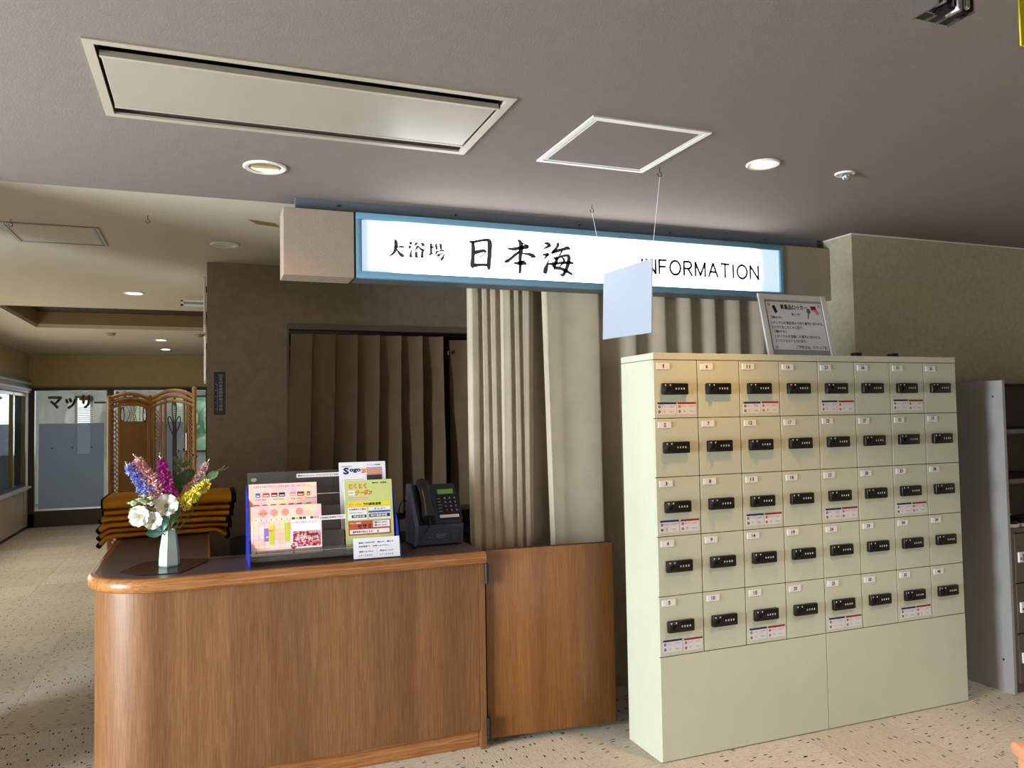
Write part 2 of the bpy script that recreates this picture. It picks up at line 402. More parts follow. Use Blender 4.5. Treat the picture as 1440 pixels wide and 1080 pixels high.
    def fquad(s, o, r, u, x0, y0, x1, y1, dz=.0005):
        o = Vector(o); r = Vector(r).normalized(); u = Vector(u).normalized(); nn = r.cross(u)*dz
        return s.quad(*[tuple(o+r*a+u*b+nn) for a, b in ((x0, y0), (x1, y0), (x1, y1), (x0, y1))])
    def fdisc(s, o, r, u, cx, cy, rad, dz=.0006, n=12, sy=1):
        o = Vector(o); r = Vector(r).normalized(); u = Vector(u).normalized(); nn = r.cross(u)*dz
        return s.add([tuple(o+r*(cx+rad*math.cos(2*math.pi*i/n))+u*(cy+sy*rad*math.sin(2*math.pi*i/n))+nn) for i in range(n)], [tuple(range(n))])
    def build(s, name, parent=None, label=None, cat=None, group=None, kind=None, smooth=None, origin=None):
        me = bpy.data.meshes.new(name)
        w0 = Vector((0, 0, 0))
        if parent is not None: w0 = wloc(parent)
        elif origin is not None: w0 = Vector(origin)
        else:
            xs = [p[0] for p in s.v]; ys = [p[1] for p in s.v]; zs = [p[2] for p in s.v]
            w0 = Vector(((min(xs)+max(xs))/2, (min(ys)+max(ys))/2, min(zs)))
        lo = Vector((0, 0, 0))
        if parent is not None and origin is not None: lo = Vector(origin)-w0; w0 = Vector(origin)
        me.from_pydata([(p[0]-w0.x, p[1]-w0.y, p[2]-w0.z) for p in s.v], [], s.f)
        for m in s.mats: me.materials.append(m)
        for p, i in zip(me.polygons, s.mi): p.material_index = i
        me.update(); me.validate()
        if smooth is not None:
            for p in me.polygons: p.use_smooth = True
            me.set_sharp_from_angle(angle=R_(smooth))
        o = bpy.data.objects.new(name, me); C.objects.link(o)
        if parent is not None: o.parent = parent; o.location = lo
        else: o.location = w0
        return tag(o, label, cat, group, kind)
def wloc(o):
    p = Vector(o.location)
    while o.parent: o = o.parent; p += Vector(o.location)
    return p
def tag(o, label=None, cat=None, group=None, kind=None):
    if label: o['label'] = label
    if cat: o['category'] = cat
    if group: o['group'] = group
    if kind: o['kind'] = kind
    return o
def thing(name, loc, label, cat, group=None):
    o = bpy.data.objects.new(name, None); C.objects.link(o); o.location = loc; o.empty_display_size = .05
    return tag(o, label, cat, group)
def B(m, *a):
    return MB().use(m).box(*a)
X, Y, Z = Vector((1, 0, 0)), Vector((0, 1, 0)), Vector((0, 0, 1))

# ------------------------------------------------------------------ the room shell
ZC, ZF = 2.48, 2.52
XL, YB = -2.42, 13.2
floor = B(backfloor_m, -4.0, -4.2, -.12, 6.2, 13.3, -.008).build('floor', kind='structure')
tile_me = None; flip = 0
def carpet(ix, iy):
    global tile_me
    x = -.956+ix*.5+.25; y = 4.473+iy*.5+.25
    if tile_me is None:
        o = B(carpet_m, -.2492, -.2492, -.008, .2492, .2492, 0).build('carpet_tile', parent=None, origin=(0, 0, 0)); tile_me = o.data
    else:
        o = bpy.data.objects.new('carpet_tile', tile_me); C.objects.link(o)
    o.parent = floor; o.location = Vector((x, y, 0))-Vector(floor.location)
    o.rotation_euler = (0, 0, (math.pi/2 if (ix+iy) % 2 else 0)+(math.pi if random.random() < .5 else 0))
for iy in range(-8, 18):
    for ix in range(-3, 12):
        y = 4.473+iy*.5; x = -.956+ix*.5
        if iy >= 2 and ix > 2: continue
        if iy >= 0 and ix > 4: continue
        if y > 13.1: continue
        if x > 5.3: continue
        carpet(ix, iy)

def ceiling_near():
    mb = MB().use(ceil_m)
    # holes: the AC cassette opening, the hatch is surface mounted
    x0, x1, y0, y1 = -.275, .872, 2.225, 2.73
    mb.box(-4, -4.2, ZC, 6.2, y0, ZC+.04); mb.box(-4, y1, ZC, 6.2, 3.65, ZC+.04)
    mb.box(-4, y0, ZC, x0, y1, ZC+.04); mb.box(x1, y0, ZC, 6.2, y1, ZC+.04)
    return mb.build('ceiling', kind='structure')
ceil_o = ceiling_near()
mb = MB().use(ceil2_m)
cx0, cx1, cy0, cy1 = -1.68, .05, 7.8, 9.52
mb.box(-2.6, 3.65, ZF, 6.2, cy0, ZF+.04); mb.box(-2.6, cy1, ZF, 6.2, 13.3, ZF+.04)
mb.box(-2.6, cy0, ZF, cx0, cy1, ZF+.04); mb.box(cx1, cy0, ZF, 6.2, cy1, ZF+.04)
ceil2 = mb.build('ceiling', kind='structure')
coffs_m = wallpaper('coffer side tan', (140, 118, 84), 20, .03)
mb = MB().use(coffs_m); mb.box(cx0-.04, cy0-.04, ZF+.04, cx1, cy0, ZF+.3); mb.box(cx0-.04, cy1, ZF+.04, cx1, cy1+.04, ZF+.3)
mb.box(cx0-.04, cy0, ZF+.04, cx0, cy1, ZF+.3)
mb.build('coffer_side', parent=ceil2)
B(coffer_m, cx0, cy0, ZF+.17, cx1, cy1, ZF+.21).build('coffer_top', parent=ceil2)
B(ceil2_m, -4, 3.65, ZC, -2.6, 3.7, ZF+.04).build('trim_1', kind='structure')

# wall behind the counter, with the recessed window opening
yw = 5.36
wx0, wx1, wz0, wz1 = .505, 1.90, .80, 2.10
mb = MB().use(wall_m)
mb.box(0, yw, 0, wx0, yw+.2, ZF); mb.box(wx1, yw, 0, 4.4, yw+.2, ZF)
mb.box(wx0, yw, wz1, wx1, yw+.2, ZF); mb.box(wx0, yw, 0, wx1, yw+.2, wz0)
mb.box(0, yw+.2, 0, .2, 13.2, ZF+.2)
mb.build('wall_back', kind='structure')
mb = MB().use(plain('window trim brown grey', (112, 100, 86), .6))
mb.box(wx0-.0, yw-.012, wz1-.0, wx1, yw, wz1+.04); mb.box(wx0-.012, yw-.012, wz0, wx0, yw, wz1+.04)
mb.build('trim_2', kind='structure')
B(coffer_m, wx0, yw+.15, wz0, wx1, yw+.2, wz1).build('trim_3', kind='structure')
mb = MB().use(gloss_black_m).box(wx0+.01, yw+.05, wz1-.028, wx1, yw+.08, wz1-.002)
tag(mb.build('curtain_track'), 'black curtain track at the head of the recessed window', 'curtain track')

# right hand wall block with the bright return
B(wallr_m, 3.33, 3.332, 0, 6.2, 5.4, ZC+.02).build('wall_right', kind='structure')
MB().use(white_metal_m).box(3.322, 3.327, ZC-.006, 6.2, 3.332, ZC).box(3.3245, 3.33, ZC-.006, 3.33, 3.65, ZC).build('trim_4', kind='structure')
MB().use(wallr_m).box(-1.56, 3.34, 0, -1.46, 4.30, ZC+.04).build('wall_west', kind='structure')  # unseen partition added to keep window light off the near left floor
# outer walls out of view
mb = MB().use(wallr_m); mb.box(6.1, -4.2, 0, 6.3, 3.4, 2.6); mb.build('wall_east', kind='structure')
mb = MB().use(wallr_m)
mb.box(-4, -4.3, 0, 6.2, -4.1, .4); mb.box(-4, -4.3, 2.1, 6.2, -4.1, 2.6); mb.box(-4, -4.3, .4, -.7, -4.1, 2.1); mb.box(3.9, -4.3, .4, 6.2, -4.1, 2.1)
mb.build('wall_south', kind='structure')
mb = MB().use(wallr_m)
mb.box(-4.2, -4.2, 0, -4, 3.7, .3); mb.box(-4.2, -4.2, 1.95, -4, 3.7, 2.6); mb.box(-4.2, -4.2, .3, -4, 1.25, 1.95); mb.box(-4.2, 2.65, .3, -4, 3.7, 1.95)
mb.box(-4, 3.6, 0, XL-.02, 3.8, 2.6)
mb.build('wall_west', kind='structure')

# corridor: left wall with sliding windows over a beige dado
mb = MB().use(walll_m); mb.box(XL-.18, 3.8, 2.14, XL, YB, 2.6); mb.box(XL-.18, 3.8, 0, XL, 4.85, 2.14)
mb.build('wall_left', kind='structure')
mb = MB().use(beige_panel_m); mb.box(XL-.18, 4.85, .03, XL, YB, .58); mb.build('wall_left', kind='structure')
for yy in (6.9, 8.4, 9.9, 11.4, 12.9):
    B(darkedge_m, XL-.001, yy-.004, .05, XL+.003, yy+.004, .54).build('trim_5', kind='structure')
mb = MB().use(white_metal_m); mb.box(XL-.12, 4.85, .58, XL+.05, YB-.02, .605); mb.box(XL-.02, 4.85, .55, XL+.012, YB-.02, .575)
mb.build('trim_6', kind='structure')
B(darkedge_m, XL, 5.4, 0, XL+.006, YB, .035).build('baseboard_left', kind='structure')
for k in range(5):
    a = 4.87+k*1.665; b = a+1.61 if k < 4 else YB-.06
    mb = MB().use(gold_frame_m)
    for q in (a, b-.05, (a+b)/2-.025): mb.box(XL-.07, q, .62, XL-.02, q+.05, 1.94)
    mb.use(gloss_black_m).box(XL-.07, a, .605, XL-.02, b, .65)
    mb.use(gold_frame_m).box(XL-.07, a, 1.90, XL-.02, b, 1.94)
    wf = mb.build('window_%d' % (k+1), kind='structure')
    B(glass_m, XL-.05, a+.05, .65, XL-.045, (a+b)/2-.025, 1.90).build('window_pane', parent=wf)
    B(glass_m, XL-.05, (a+b)/2+.025, .65, XL-.045, b-.05, 1.90).build('window_pane', parent=wf)
    B(frost_m, XL-.058, a+.05, .65, XL-.054, (a+b)/2-.025, 1.5).build('frosted_film', parent=wf)
    B(frost_m, XL-.058, (a+b)/2+.025, .65, XL-.054, b-.05, 1.5).build('frosted_film', parent=wf)
# reflections in the transom glass, built as a grey band with white strips
hb = thing('window_header', (XL+.02, 9.4, 1.95), 'grey header box with bright slats above the corridor windows', 'blind box')
B(plain('header grey', (128, 126, 124), .5), XL-.12, 4.85, 1.945, XL+.03, YB-.02, 2.14).build('housing', parent=hb)
for zz in (1.985, 2.07): B(white_metal_m, XL+.03, 4.85, zz, XL+.045, YB-.05, zz+.025).build('slat', parent=hb)

# back wall and glazed partition
mb = MB().use(walll_m).box(XL-.2, YB, 2.02, .2, YB+.15, 2.62); mb.build('wall_far', kind='structure')
mb = MB().use(brown_frame_m)
mb.box(XL, YB-.04, 1.985, 0, YB+.06, 2.03); mb.box(XL, YB-.04, 0, 0, YB+.06, .20); mb.box(XL, YB-.05, .20, 0, YB+.06, .235)
for q in (XL, -1.40, -.30, -.02): mb.box(q, YB-.04, 0, q+.095 if q > XL else q+.08, YB+.05, 2.0)
wf = mb.build('window_6', kind='structure')
for a, b in ((XL+.08, -1.40), (-1.305, -.30), (-.205, -.02)):
    B(glass_m, a, YB, .235, b, YB+.006, 1.985).build('window_pane', parent=wf)
B(frost_m, XL+.13, YB-.008, .26, -1.44, YB-.002, 1.50).build('frosted_film', parent=wf)
B(frost_m, -1.28, YB-.008, .26, -.33, YB-.002, 1.50).build('frosted_film', parent=wf)
mb = MB().use(ink_brown_m)
mb.text('マッサ', (-2.17, YB-.004, 1.72), X, Z, .195, .58, off=.05)
mb.box(-1.575, YB-.006, 1.79, -1.415, YB-.003, 1.82)
mb.text('ジ', (-1.30, YB-.004, 1.79), X, Z, .18, .16, off=.05)
mb.build('lettering', parent=wf)
# small round screw studs on the film
mb = MB().use(ink_m)
for q in (-2.12, -1.86, -1.60): mb.ball((q, YB-.012, 1.14), .012)
mb.build('stud', parent=wf)
# the room beyond
mb = MB().use(white_m)
for q in ((-3.4, -2.35), (-2.05, -1.35), (-.95, -.62), (.1, 2.4)): mb.box(q[0], 17.0, 0, q[1], 17.1, 2.7)
mb.box(-3.4, 17.02, 0, 2.4, 17.08, .9); mb.box(-3.4, 17.02, 2.0, 2.4, 17.08, 2.7)
mb.box(-3.4, 13.3, 0, -3.3, 17, 2.7); mb.box(2.3, 13.3, 0, 2.4, 17, 2.7); mb.box(-3.4, 13.35, 2.6, 2.4, 17.1, 2.7)
mb.build('wall_far', kind='structure')
B(backfloor_m, -3.4, 13.3, -.1, 2.4, 17.1, -.01).build('floor', kind='structure')
mb = MB().use(brown_frame_m)
for q in (-2.35, -2.09, -1.35, -.99, -.62, -.27, .06): mb.box(q, 16.96, .9, q+.04, 17.02, 2.0)
for q in ((-2.35, -2.05), (-1.35, -.95), (-.62, .1)): mb.box(q[0], 16.96, .88, q[1], 17.02, .92); mb.box(q[0], 16.96, 1.98, q[1], 17.02, 2.02)
w7 = mb.build('window_7', kind='structure')
bl = thing('window_blind', (-1.5, 16.9, 2.1), 'white slatted blind half lowered in the room behind the glass', 'blind')
for k in range(24): B(white_m, -2.3, 16.88, .95+k*.036, -.4, 16.91, .968+k*.036).build('slat', parent=bl)
# outside greenery
B(grass_m, -30, -30, -.6, 30, 40, -.35).build('ground', kind='structure')
for k, (x, y, r) in enumerate([(-6.0, 15.2, 1.7), (-7.4, 9.6, 1.6), (-6.5, 25, 1.6), (-1.2, 27, 1.9), (3.5, 21, 1.8)]):
    mb = MB().use(green_m)
    for q in range(60):
        a = random.uniform(0, 6.28); e = random.uniform(-.2, 1.4); rr = r*random.uniform(.6, 1)
        mb.ball((x+rr*math.cos(a)*math.cos(e), y+rr*math.sin(a)*math.cos(e), .9+rr*math.sin(e)), .38*random.uniform(.6, 1.2), n=7, m=5)
    mb.tube([(x, y, -.4), (x, y, 1.2)], .12)
    tag(mb.build('garden_bush', smooth=60), ['pale garden tree outside the last corridor window on the left', 'pale garden tree outside the nearer corridor windows', 'garden tree outside behind the left end of the far glass', 'garden tree outside behind the rattan screen', 'garden tree outside behind the taupe wall'][k], 'tree', 'trees outside the windows')

# ------------------------------------------------------------------ ceiling fittings
ac = thing('ceiling_air_conditioner', (.3, 2.48, ZC), 'long ivory two-slot air conditioner recessed in the ceiling', 'air conditioner')
ax0, ax1, ay0, ay1 = -.298, .892, 2.205, 2.748
acframe_m = plain('ac frame ivory', (178, 168, 152), .4, var=.02)
mb = MB().use(acframe_m); zb = ZC-.012
for a in ((ax0, ay0, ax1, ay0+.026), (ax0, ay1-.026, ax1, ay1), (ax0, ay0+.026, ax0+.026, ay1-.026), (ax1-.026, ay0+.026, ax1, ay1-.026)):
    mb.box(a[0], a[1], zb+.006, a[2], a[3], ZC+.001)
mb.build('outer_frame', parent=ac)
B(acblack_m, ax0+.026, ay0+.026, ZC+.14, ax1-.03, ay1-.03, ZC+.16).build('inner_duct', parent=ac)
mb = MB().use(acblack_m)
mb.box(ax0+.025, ay0+.025, ZC+.012, ax0+.03, ay1-.025, ZC+.14); mb.box(ax1-.03, ay0+.025, ZC+.012, ax1-.025, ay1-.025, ZC+.14)
mb.box(ax0+.025, ay0+.025, ZC+.012, ax1-.025, ay0+.03, ZC+.14); mb.box(ax0+.025, ay1-.03, ZC+.012, ax1-.025, ay1-.025, ZC+.14)
mb.build('duct_wall', parent=ac)
MB().use(acpanel_m).rbox(ax0+.035, ay0+.098, ZC-.004, ax1-.035, ay1-.088, ZC+.004, .0015).build('intake_panel', parent=ac)
for ya_, zz in ((ay0+.080, .010), (ay1-.090, .005)): B(acframe_m, ax0+.033, ya_, ZC-zz, ax1-.033, ya_+.014, ZC+.006).build('panel_rail', parent=ac)
for ya_, tlt in ((ay0+.036, 0), (ay1-.058, 0)):
    B(acblack_m, ax0+.034, ya_, ZC+.03, ax1-.034, ya_+.025, ZC+.036).build('louvre', parent=ac)

def hatch(x0, x1, y0, y1, z, label, fm, pm):
    h = thing('ceiling_hatch', ((x0+x1)/2, (y0+y1)/2, z), label, 'access hatch')
    mb = MB().use(fm); t = .017
    for i, (o, dz) in enumerate(((0, .006), (.021, .004))):
        a0, a1, b0, b1 = x0+o, x1-o, y0+o, y1-o; t_ = t if i == 0 else .010
        mb.box(a0, b0, z-dz, a1, b0+t_, z-.0002); mb.box(a0, b1-t_, z-dz, a1, b1, z-.0002)
        mb.box(a0, b0+t_, z-dz, a0+t_, b1-t_, z-.0002); mb.box(a1-t_, b0+t_, z-dz, a1, b1-t_, z-.0002)
    mb.build('frame', parent=h)
    B(pm, x0+.031, y0+.031, z-.0035, x1-.031, y1-.031, z-.0002).build('lid', parent=h)
    return h
hatch(1.18, 1.645, 2.257, 2.732, ZC, 'square white-rimmed access hatch beside the hanging board hook', white_metal_m, ceil_m)
hatch(-.975, -.53, 4.56, 5.02, ZF, 'grey-rimmed access hatch in the ceiling on the far left', plain('hatch rim grey', (150, 146, 136), .4), ceil2_m)

dimrefl_m = plain('reflector grey', (96, 92, 84), .3, .2)  # for the dim downlight: shade of its recess put into the colour
def downlight(x, y, z, r, label, lamp, group=None, dim=False):
    d = thing('downlight', (x, y, z), label, 'downlight', group)
    mb = MB().use(white_metal_m).lathe(x, y, [(r, z-.0005), (r, z-.004), (r*.93, z-.008), (r*.76, z-.006), (r*.74, z-.001)], 32)
    mb.build('trim_ring', parent=d, smooth=40)
    mb = MB().use(dimrefl_m if dim else white_metal_m).lathe(x, y, [(r*.745, z-.002), (r*.70, z-.0008), (.001, z-.0006)], 32)
    mb.build('reflector', parent=d, smooth=50)
    if lamp is not None:
        mb = MB().use(lamp)
        if dim:  # glowing half disc stands in for the lit side of the recess
            vs = [(x+r*.66*math.cos(math.pi*k/12), y+r*.66*math.sin(math.pi*k/12)*(1 if k not in (0, 12) else 0)+r*.0, z-.003) for k in range(13)]
            vs = [(a, max(b, y+r*.12), c) for a, b, c in vs]+[(x-r*.5, y+r*.10, z-.006), (x+r*.5, y+r*.10, z-.006)]
            mb.add(vs, [tuple(range(15))[::-1]])
        else: mb.lathe(x, y, [(r*.66, z-.003), (r*.5, z-.008), (.0005, z-.010)], 24)
        mb.build('lamp', parent=d, smooth=50)
    return d
downlight(.21, 3.137, ZC, .082, 'dim amber downlight left of the lit sign', lamp_dim, dim=True)
downlight(2.05, 2.49, ZC, .066, 'lit round downlight right of the square hatch', lamp_warm)
d = downlight(2.46, 2.485, ZC, .040, 'small unlit eyeball spot right of the lit downlight', None)
MB().use(alu_m).ball((2.468, 2.482, ZC-.012), .02, n=12, m=8).build('eyeball', parent=d, smooth=60)
downlight(.098, 4.79, ZF, .080, 'unlit downlight left of the beige end box', None)
downlight(-.537, 6.815, ZF, .080, 'bright white downlight nearest in the corridor', lamp_cool)
downlight(-.533, 10.66, ZF, .080, 'bright downlight beyond the coffer, nearer of the far pair', lamp_cool)
downlight(-.541, 12.01, ZF, .080, 'bright downlight furthest down the corridor', lamp_cool)
for x, y, l in ((-1.35, 5.95, 'small smoke detector on the far left ceiling'), (-1.02, 9.95, 'small smoke detector beyond the ceiling coffer'), (-.08, 9.9, 'smoke detector at the right edge beyond the coffer')):
    mb = MB().use(filler_m).lathe(x, y, [(.05, ZF), (.05, ZF-.012), (.035, ZF-.03), (.0005, ZF-.034)], 16)
    tag(mb.build('smoke_detector', smooth=50), l, 'smoke detector')
def hook(x, y, z, label):
    pts = [(x, y, z), (x, y, z-.02)]+[(x+.009*math.sin(a), y, z-.029+.009*math.cos(a)) for a in [math.pi*k/6 for k in range(1, 11)]]
    tag(MB().use(gloss_black_m).tube(pts, .0017, 6).build('ceiling_hook'), label, 'hook')
hook(1.676, 3.24, ZC, 'small hook holding the left thread of the hanging board')
hook(1.682, 2.66, ZC, 'small hook holding the right thread of the hanging board')
hook(-.272, 4.224, ZF, 'small hook in the ceiling right of the far left hatch')
hook(-.909, 4.497, ZF, 'small hook at the corner of the far left hatch')
# marks on the far ceiling
mb = MB().use(tape_m)
mb.add([(.19, 4.15, ZF-.0008), (.33, 4.20, ZF-.0008), (.36, 4.28, ZF-.0008), (.24, 4.25, ZF-.0008)], [(0, 1, 2, 3)])
mb.build('stain', parent=ceil2)

# hanging blank board
hb = thing('hanging_board', (1.66, 2.93, 1.83), 'blank white acrylic board hung on threads before the lit sign', 'sign board')
mb = MB().use(white_acr_m)
mb.add([(1.644+dx, 3.10, 1.833) for dx in (0, .005)]+[(1.65+dx, 2.70, 1.822) for dx in (0, .005)]+[(1.655+dx, 3.10, 2.129) for dx in (0, .005)]+[(1.661+dx, 2.70, 2.122) for dx in (0, .005)],
       [(0, 2, 6, 4), (1, 5, 7, 3), (0, 4, 5, 1), (2, 3, 7, 6), (4, 6, 7, 5), (0, 1, 3, 2)])
mb.build('panel', parent=hb)
for a, b in (((1.676, 3.24, ZC-.035), (1.658, 3.095, 2.128)), ((1.682, 2.66, ZC-.035), (1.663, 2.705, 2.12))):
    MB().use(thread_m).tube([a, b], .0011, 6).build('thread', parent=hb)

# aluminium profile and yellow banner at the top right
ap = thing('aluminium_profile', (1.86, 1.55, 2.42), 'short aluminium profile hanging from the ceiling at top right', 'metal profile')
mb = MB().use(alu_m)
for a in ((1.425, 1.17, 1.429, 1.235), (1.529, 1.17, 1.533, 1.235), (1.462, 1.165, 1.466, 1.235), (1.494, 1.165, 1.498, 1.235), (1.429, 1.20, 1.529, 1.204)):
    mb.box(a[0], a[1], 2.345, a[2], a[3], ZC)
mb.rbox(1.440, 1.168, 2.352, 1.452, 1.196, ZC, .004); mb.rbox(1.472, 1.160, 2.336, 1.488, 1.196, ZC, .006); mb.rbox(1.505, 1.168, 2.352, 1.520, 1.196, ZC, .004)
ap.location = (1.48, 1.2, ZC)
mb.build('extrusion', parent=ap, smooth=40)
MB().use(black_m).box(1.429, 1.204, 2.347, 1.529, 1.234, 2.362).box(1.452, 1.17, 2.341, 1.472, 1.2, 2.352).box(1.488, 1.17, 2.341, 1.505, 1.2, 2.352).build('end_seal', parent=ap)
tag(MB().use(yellow_m).rbox(1.713, 1.198, 2.316, 1.93, 1.202, ZC, .001).build('banner'), 'yellow banner hanging at the top right edge', 'banner')

# ------------------------------------------------------------------ lit sign
sg = thing('illuminated_sign', (1.75, 3.44, 2.10), 'long backlit white sign in a blue frame over the curtains', 'sign')
sx0, sx1, sz0, sz1, sy0, sy1 = 0.622, 2.995, 2.13, 2.425, 3.49, 3.655
MB().use(grey_board_m).box(.363, 3.528, ZC-.048, 3.268, 3.56, ZC).build('backing_board', parent=sg)
for q in (.55, 1.1, 1.75, 2.28, 2.9): MB().use(gloss_black_m).ball((q, 3.527, ZC-.024), .005).build('screw', parent=sg)
B(grey_board_m, sx0+.004, sy0+.02, sz0+.002, sx1-.004, sy1, sz1-.002).build('box', parent=sg)
mb = MB().use(blue_frame_m); t = .030
mb.rbox(sx0, sy0, sz0, sx1, sy0+.03, sz0+t, .003); mb.rbox(sx0, sy0, sz1-t, sx1, sy0+.03, sz1, .003)
mb.rbox(sx0, sy0, sz0+t-.001, sx0+t-.004, sy0+.03, sz1-t+.001, .003); mb.rbox(sx1-t+.004, sy0, sz0+t-.001, sx1, sy0+.03, sz1-t+.001, .003)
mb.build('frame', parent=sg, smooth=30)
B(signface_m, sx0+.02, sy0+.012, sz0+.02, sx1-.02, sy0+.018, sz1-.02).build('light_panel', parent=sg, origin=((sx0+sx1)/2, sy0+.015, (sz0+sz1)/2))
def ribbon(mb, S, y, wk=1.0):
    for st_ in S:
        P = [(a*1.0418e-4, 1.5+(b*1e-4-1.5)*1.0418, c*1.0418e-4*wk) for a, b, c in st_]
        # resample with a smooth curve
        Q = []
        for i in range(len(P)-1):
            p0 = P[max(i-1, 0)]; p1 = P[i]; p2 = P[i+1]; p3 = P[min(i+2, len(P)-1)]
            for k in range(5):
                t_ = k/5; Q.append(tuple(.5*((2*p1[j])+(-p0[j]+p2[j])*t_+(2*p0[j]-5*p1[j]+4*p2[j]-p3[j])*t_*t_+(-p0[j]+3*p1[j]-3*p2[j]+p3[j])*t_**3) for j in range(3)))
        Q.append(P[-1]); vs = []
        for i, q in enumerate(Q):
            a = Q[max(i-1, 0)]; b = Q[min(i+1, len(Q)-1)]; dx, dz = b[0]-a[0], b[1]-a[1]; L = math.hypot(dx, dz) or 1
            hw = max(q[2]*1.15, .0036)/2; nx, nz = -dz/L*hw, dx/L*hw
            vs += [(q[0]+nx, y, q[1]+nz), (q[0]-nx, y, q[1]-nz)]
        k = len(Q); mb.add(vs+[(p[0], p[1]+.001, p[2]) for p in vs], [(2*i, 2*i+1, 2*i+3, 2*i+2) for i in range(k-1)])
STA = [[[7384,22473,16],[7711,22493,20],[7992,22511,46],[8101,22501,33]],[[7648,22741,79],[7720,22706,86],[7717,22445,79],[7626,22227,59],[7412,22045,16]],[[7760,22398,26],[7873,22226,66],[8004,22119,79],[8096,22134,27]],[[8326,22752,20],[8409,22685,87],[8442,22655,33]],[[8281,22585,20],[8357,22518,80],[8390,22480,33]],[[8456,22474,13],[8387,22256,47],[8401,22060,80]],[[8677,22742,81],[8626,22683,54],[8524,22577,20]],[[8838,22746,20],[8928,22686,74],[8985,22607,74]],[[8709,22589,67],[8640,22469,40],[8555,22339,17]],[[8726,22607,20],[8841,22465,54],[9009,22386,74]],[[8632,22337,54],[8635,22057,74]],[[8638,22331,17],[8890,22346,20]],[[8907,22354,54],[8904,22073,74]],[[8635,22090,17],[8904,22106,17]],[[9319,22751,61],[9319,22279,54]],[[9248,22557,17],[9453,22586,48]],[[9210,22240,61],[9432,22319,17]],[[9540,22742,55],[9571,22477,55]],[[9540,22732,17],[9763,22746,17]],[[9756,22756,62],[9776,22490,55]],[[9572,22611,14],[9761,22623,14]],[[9571,22494,14],[9759,22506,14]],[[9450,22370,17],[9862,22462,41],[9913,22432,21]],[[9621,22414,48],[9483,22272,17]],[[9517,22291,14],[9877,22313,28],[9875,22179,48],[9787,22057,69],[9746,22072,27]],[[9671,22284,41],[9481,22139,14]],[[9756,22289,41],[9531,22076,14]]]
STB = [[[11081,22932,32],[11261,22913,113],[11297,22646,137],[11270,22184,137],[11245,21876,161],[11303,21737,48]],[[11221,22918,80],[11544,23000,89],[11910,23071,98],[12091,22986,164],[12083,22501,155],[12033,21918,147],[12050,21707,98]],[[11354,22457,137],[11617,22531,121],[11820,22570,98],[11941,22512,57]],[[11860,22507,41],[11612,22242,32],[11386,21960,32]],[[11325,21861,137],[11648,21917,97],[11972,21915,98]],[[12972,22750,67],[13263,22737,109],[13600,22809,126],[13981,22892,144],[14023,22903,85]],[[13480,23175,67],[13625,23066,143],[13650,22793,160],[13592,22396,135],[13583,21924,118],[13556,21609,101]],[[13597,22671,59],[13384,22501,101],[13130,22291,100],[12920,22142,116],[12795,22135,66]],[[13688,23051,51],[13856,22983,51],[14023,22903,102]],[[13658,22557,51],[13974,22545,93],[14228,22492,137],[14389,22431,51]],[[14312,22418,43],[13970,22339,34],[13757,22209,42],[13628,22104,84]],[[13251,22083,58],[13502,22085,118],[13755,22111,152],[13914,22068,59]],[[14818,23104,43],[15012,23097,113],[15119,23024,104],[14965,22934,87],[14791,22844,43]],[[14721,22561,43],[14915,22573,104],[15045,22608,78],[14913,22473,78],[14803,22355,34]],[[15062,22362,22],[14970,22118,95],[14879,21875,173],[14832,21654,129]],[[15536,23191,131],[15533,23070,114],[15442,22904,96],[15308,22756,105],[15197,22629,87]],[[15242,22692,96],[15527,22797,114],[15836,22889,114],[16035,22961,133],[16189,22902,53]],[[15746,22803,62],[15678,22678,61],[15587,22553,53]],[[15280,22455,61],[15432,22423,114],[15652,22516,88],[15917,22592,97],[16093,22562,124],[16064,22259,141],[15947,21931,132],[15765,21641,114],[15613,21701,44]],[[15498,22467,114],[15383,22181,122],[15270,21975,148]],[[14992,22119,52],[15209,22151,104],[15646,22215,96],[16042,22257,106],[16351,22242,80]],[[15270,21975,131],[15640,21955,114],[15945,21850,123],[16272,21686,80]],[[15718,22500,53],[15846,22367,97],[15732,22160,61],[15598,22033,53]]]
mb = MB().use(kanji_m); ribbon(mb, STA, sy0+.0108, 1.8); mb.build('lettering', parent=sg, label='small grey characters for large bath')
mb = MB().use(kanji_m); ribbon(mb, STB, sy0+.0108, 1.25); mb.build('lettering', parent=sg, label='large brush-written characters')
mb = MB().use(kanji_m)
GL = {'I': (.12, [[(.5, 0), (.5, 1)]]), 'N': (.72, [[(0, 0), (0, 1)], [(0, 1), (1, 0)], [(1, 0), (1, 1)]]), 'F': (.58, [[(0, 0), (0, 1)], [(0, 1), (1, 1)], [(0, .52), (.88, .52)]]),
      'O': (.86, [[(.5+.5*math.sin(q*math.pi/10), .5+.5*math.cos(q*math.pi/10)) for q in range(21)]]),
      'R': (.66, [[(0, 0), (0, 1)], [(0, 1), (.62, 1), (.86, .93), (.95, .76), (.86, .58), (.62, .50), (0, .50)], [(.5, .5), (1, 0)]]),
      'M': (.82, [[(0, 0), (0, 1)], [(0, 1), (.5, .06)], [(.5, .06), (1, 1)], [(1, 1), (1, 0)]]), 'A': (.78, [[(0, 0), (.5, 1)], [(.5, 1), (1, 0)], [(.2, .36), (.8, .36)]]), 'T': (.70, [[(.5, 0), (.5, 1)], [(0, 1), (1, 1)]])}
wt = 'INFORMATION'; cap = .073; gap = .30
tot = sum(GL[c][0] for c in wt)+gap*(len(wt)-1); kx = .737/tot; px_ = 2.090; hw = .0064
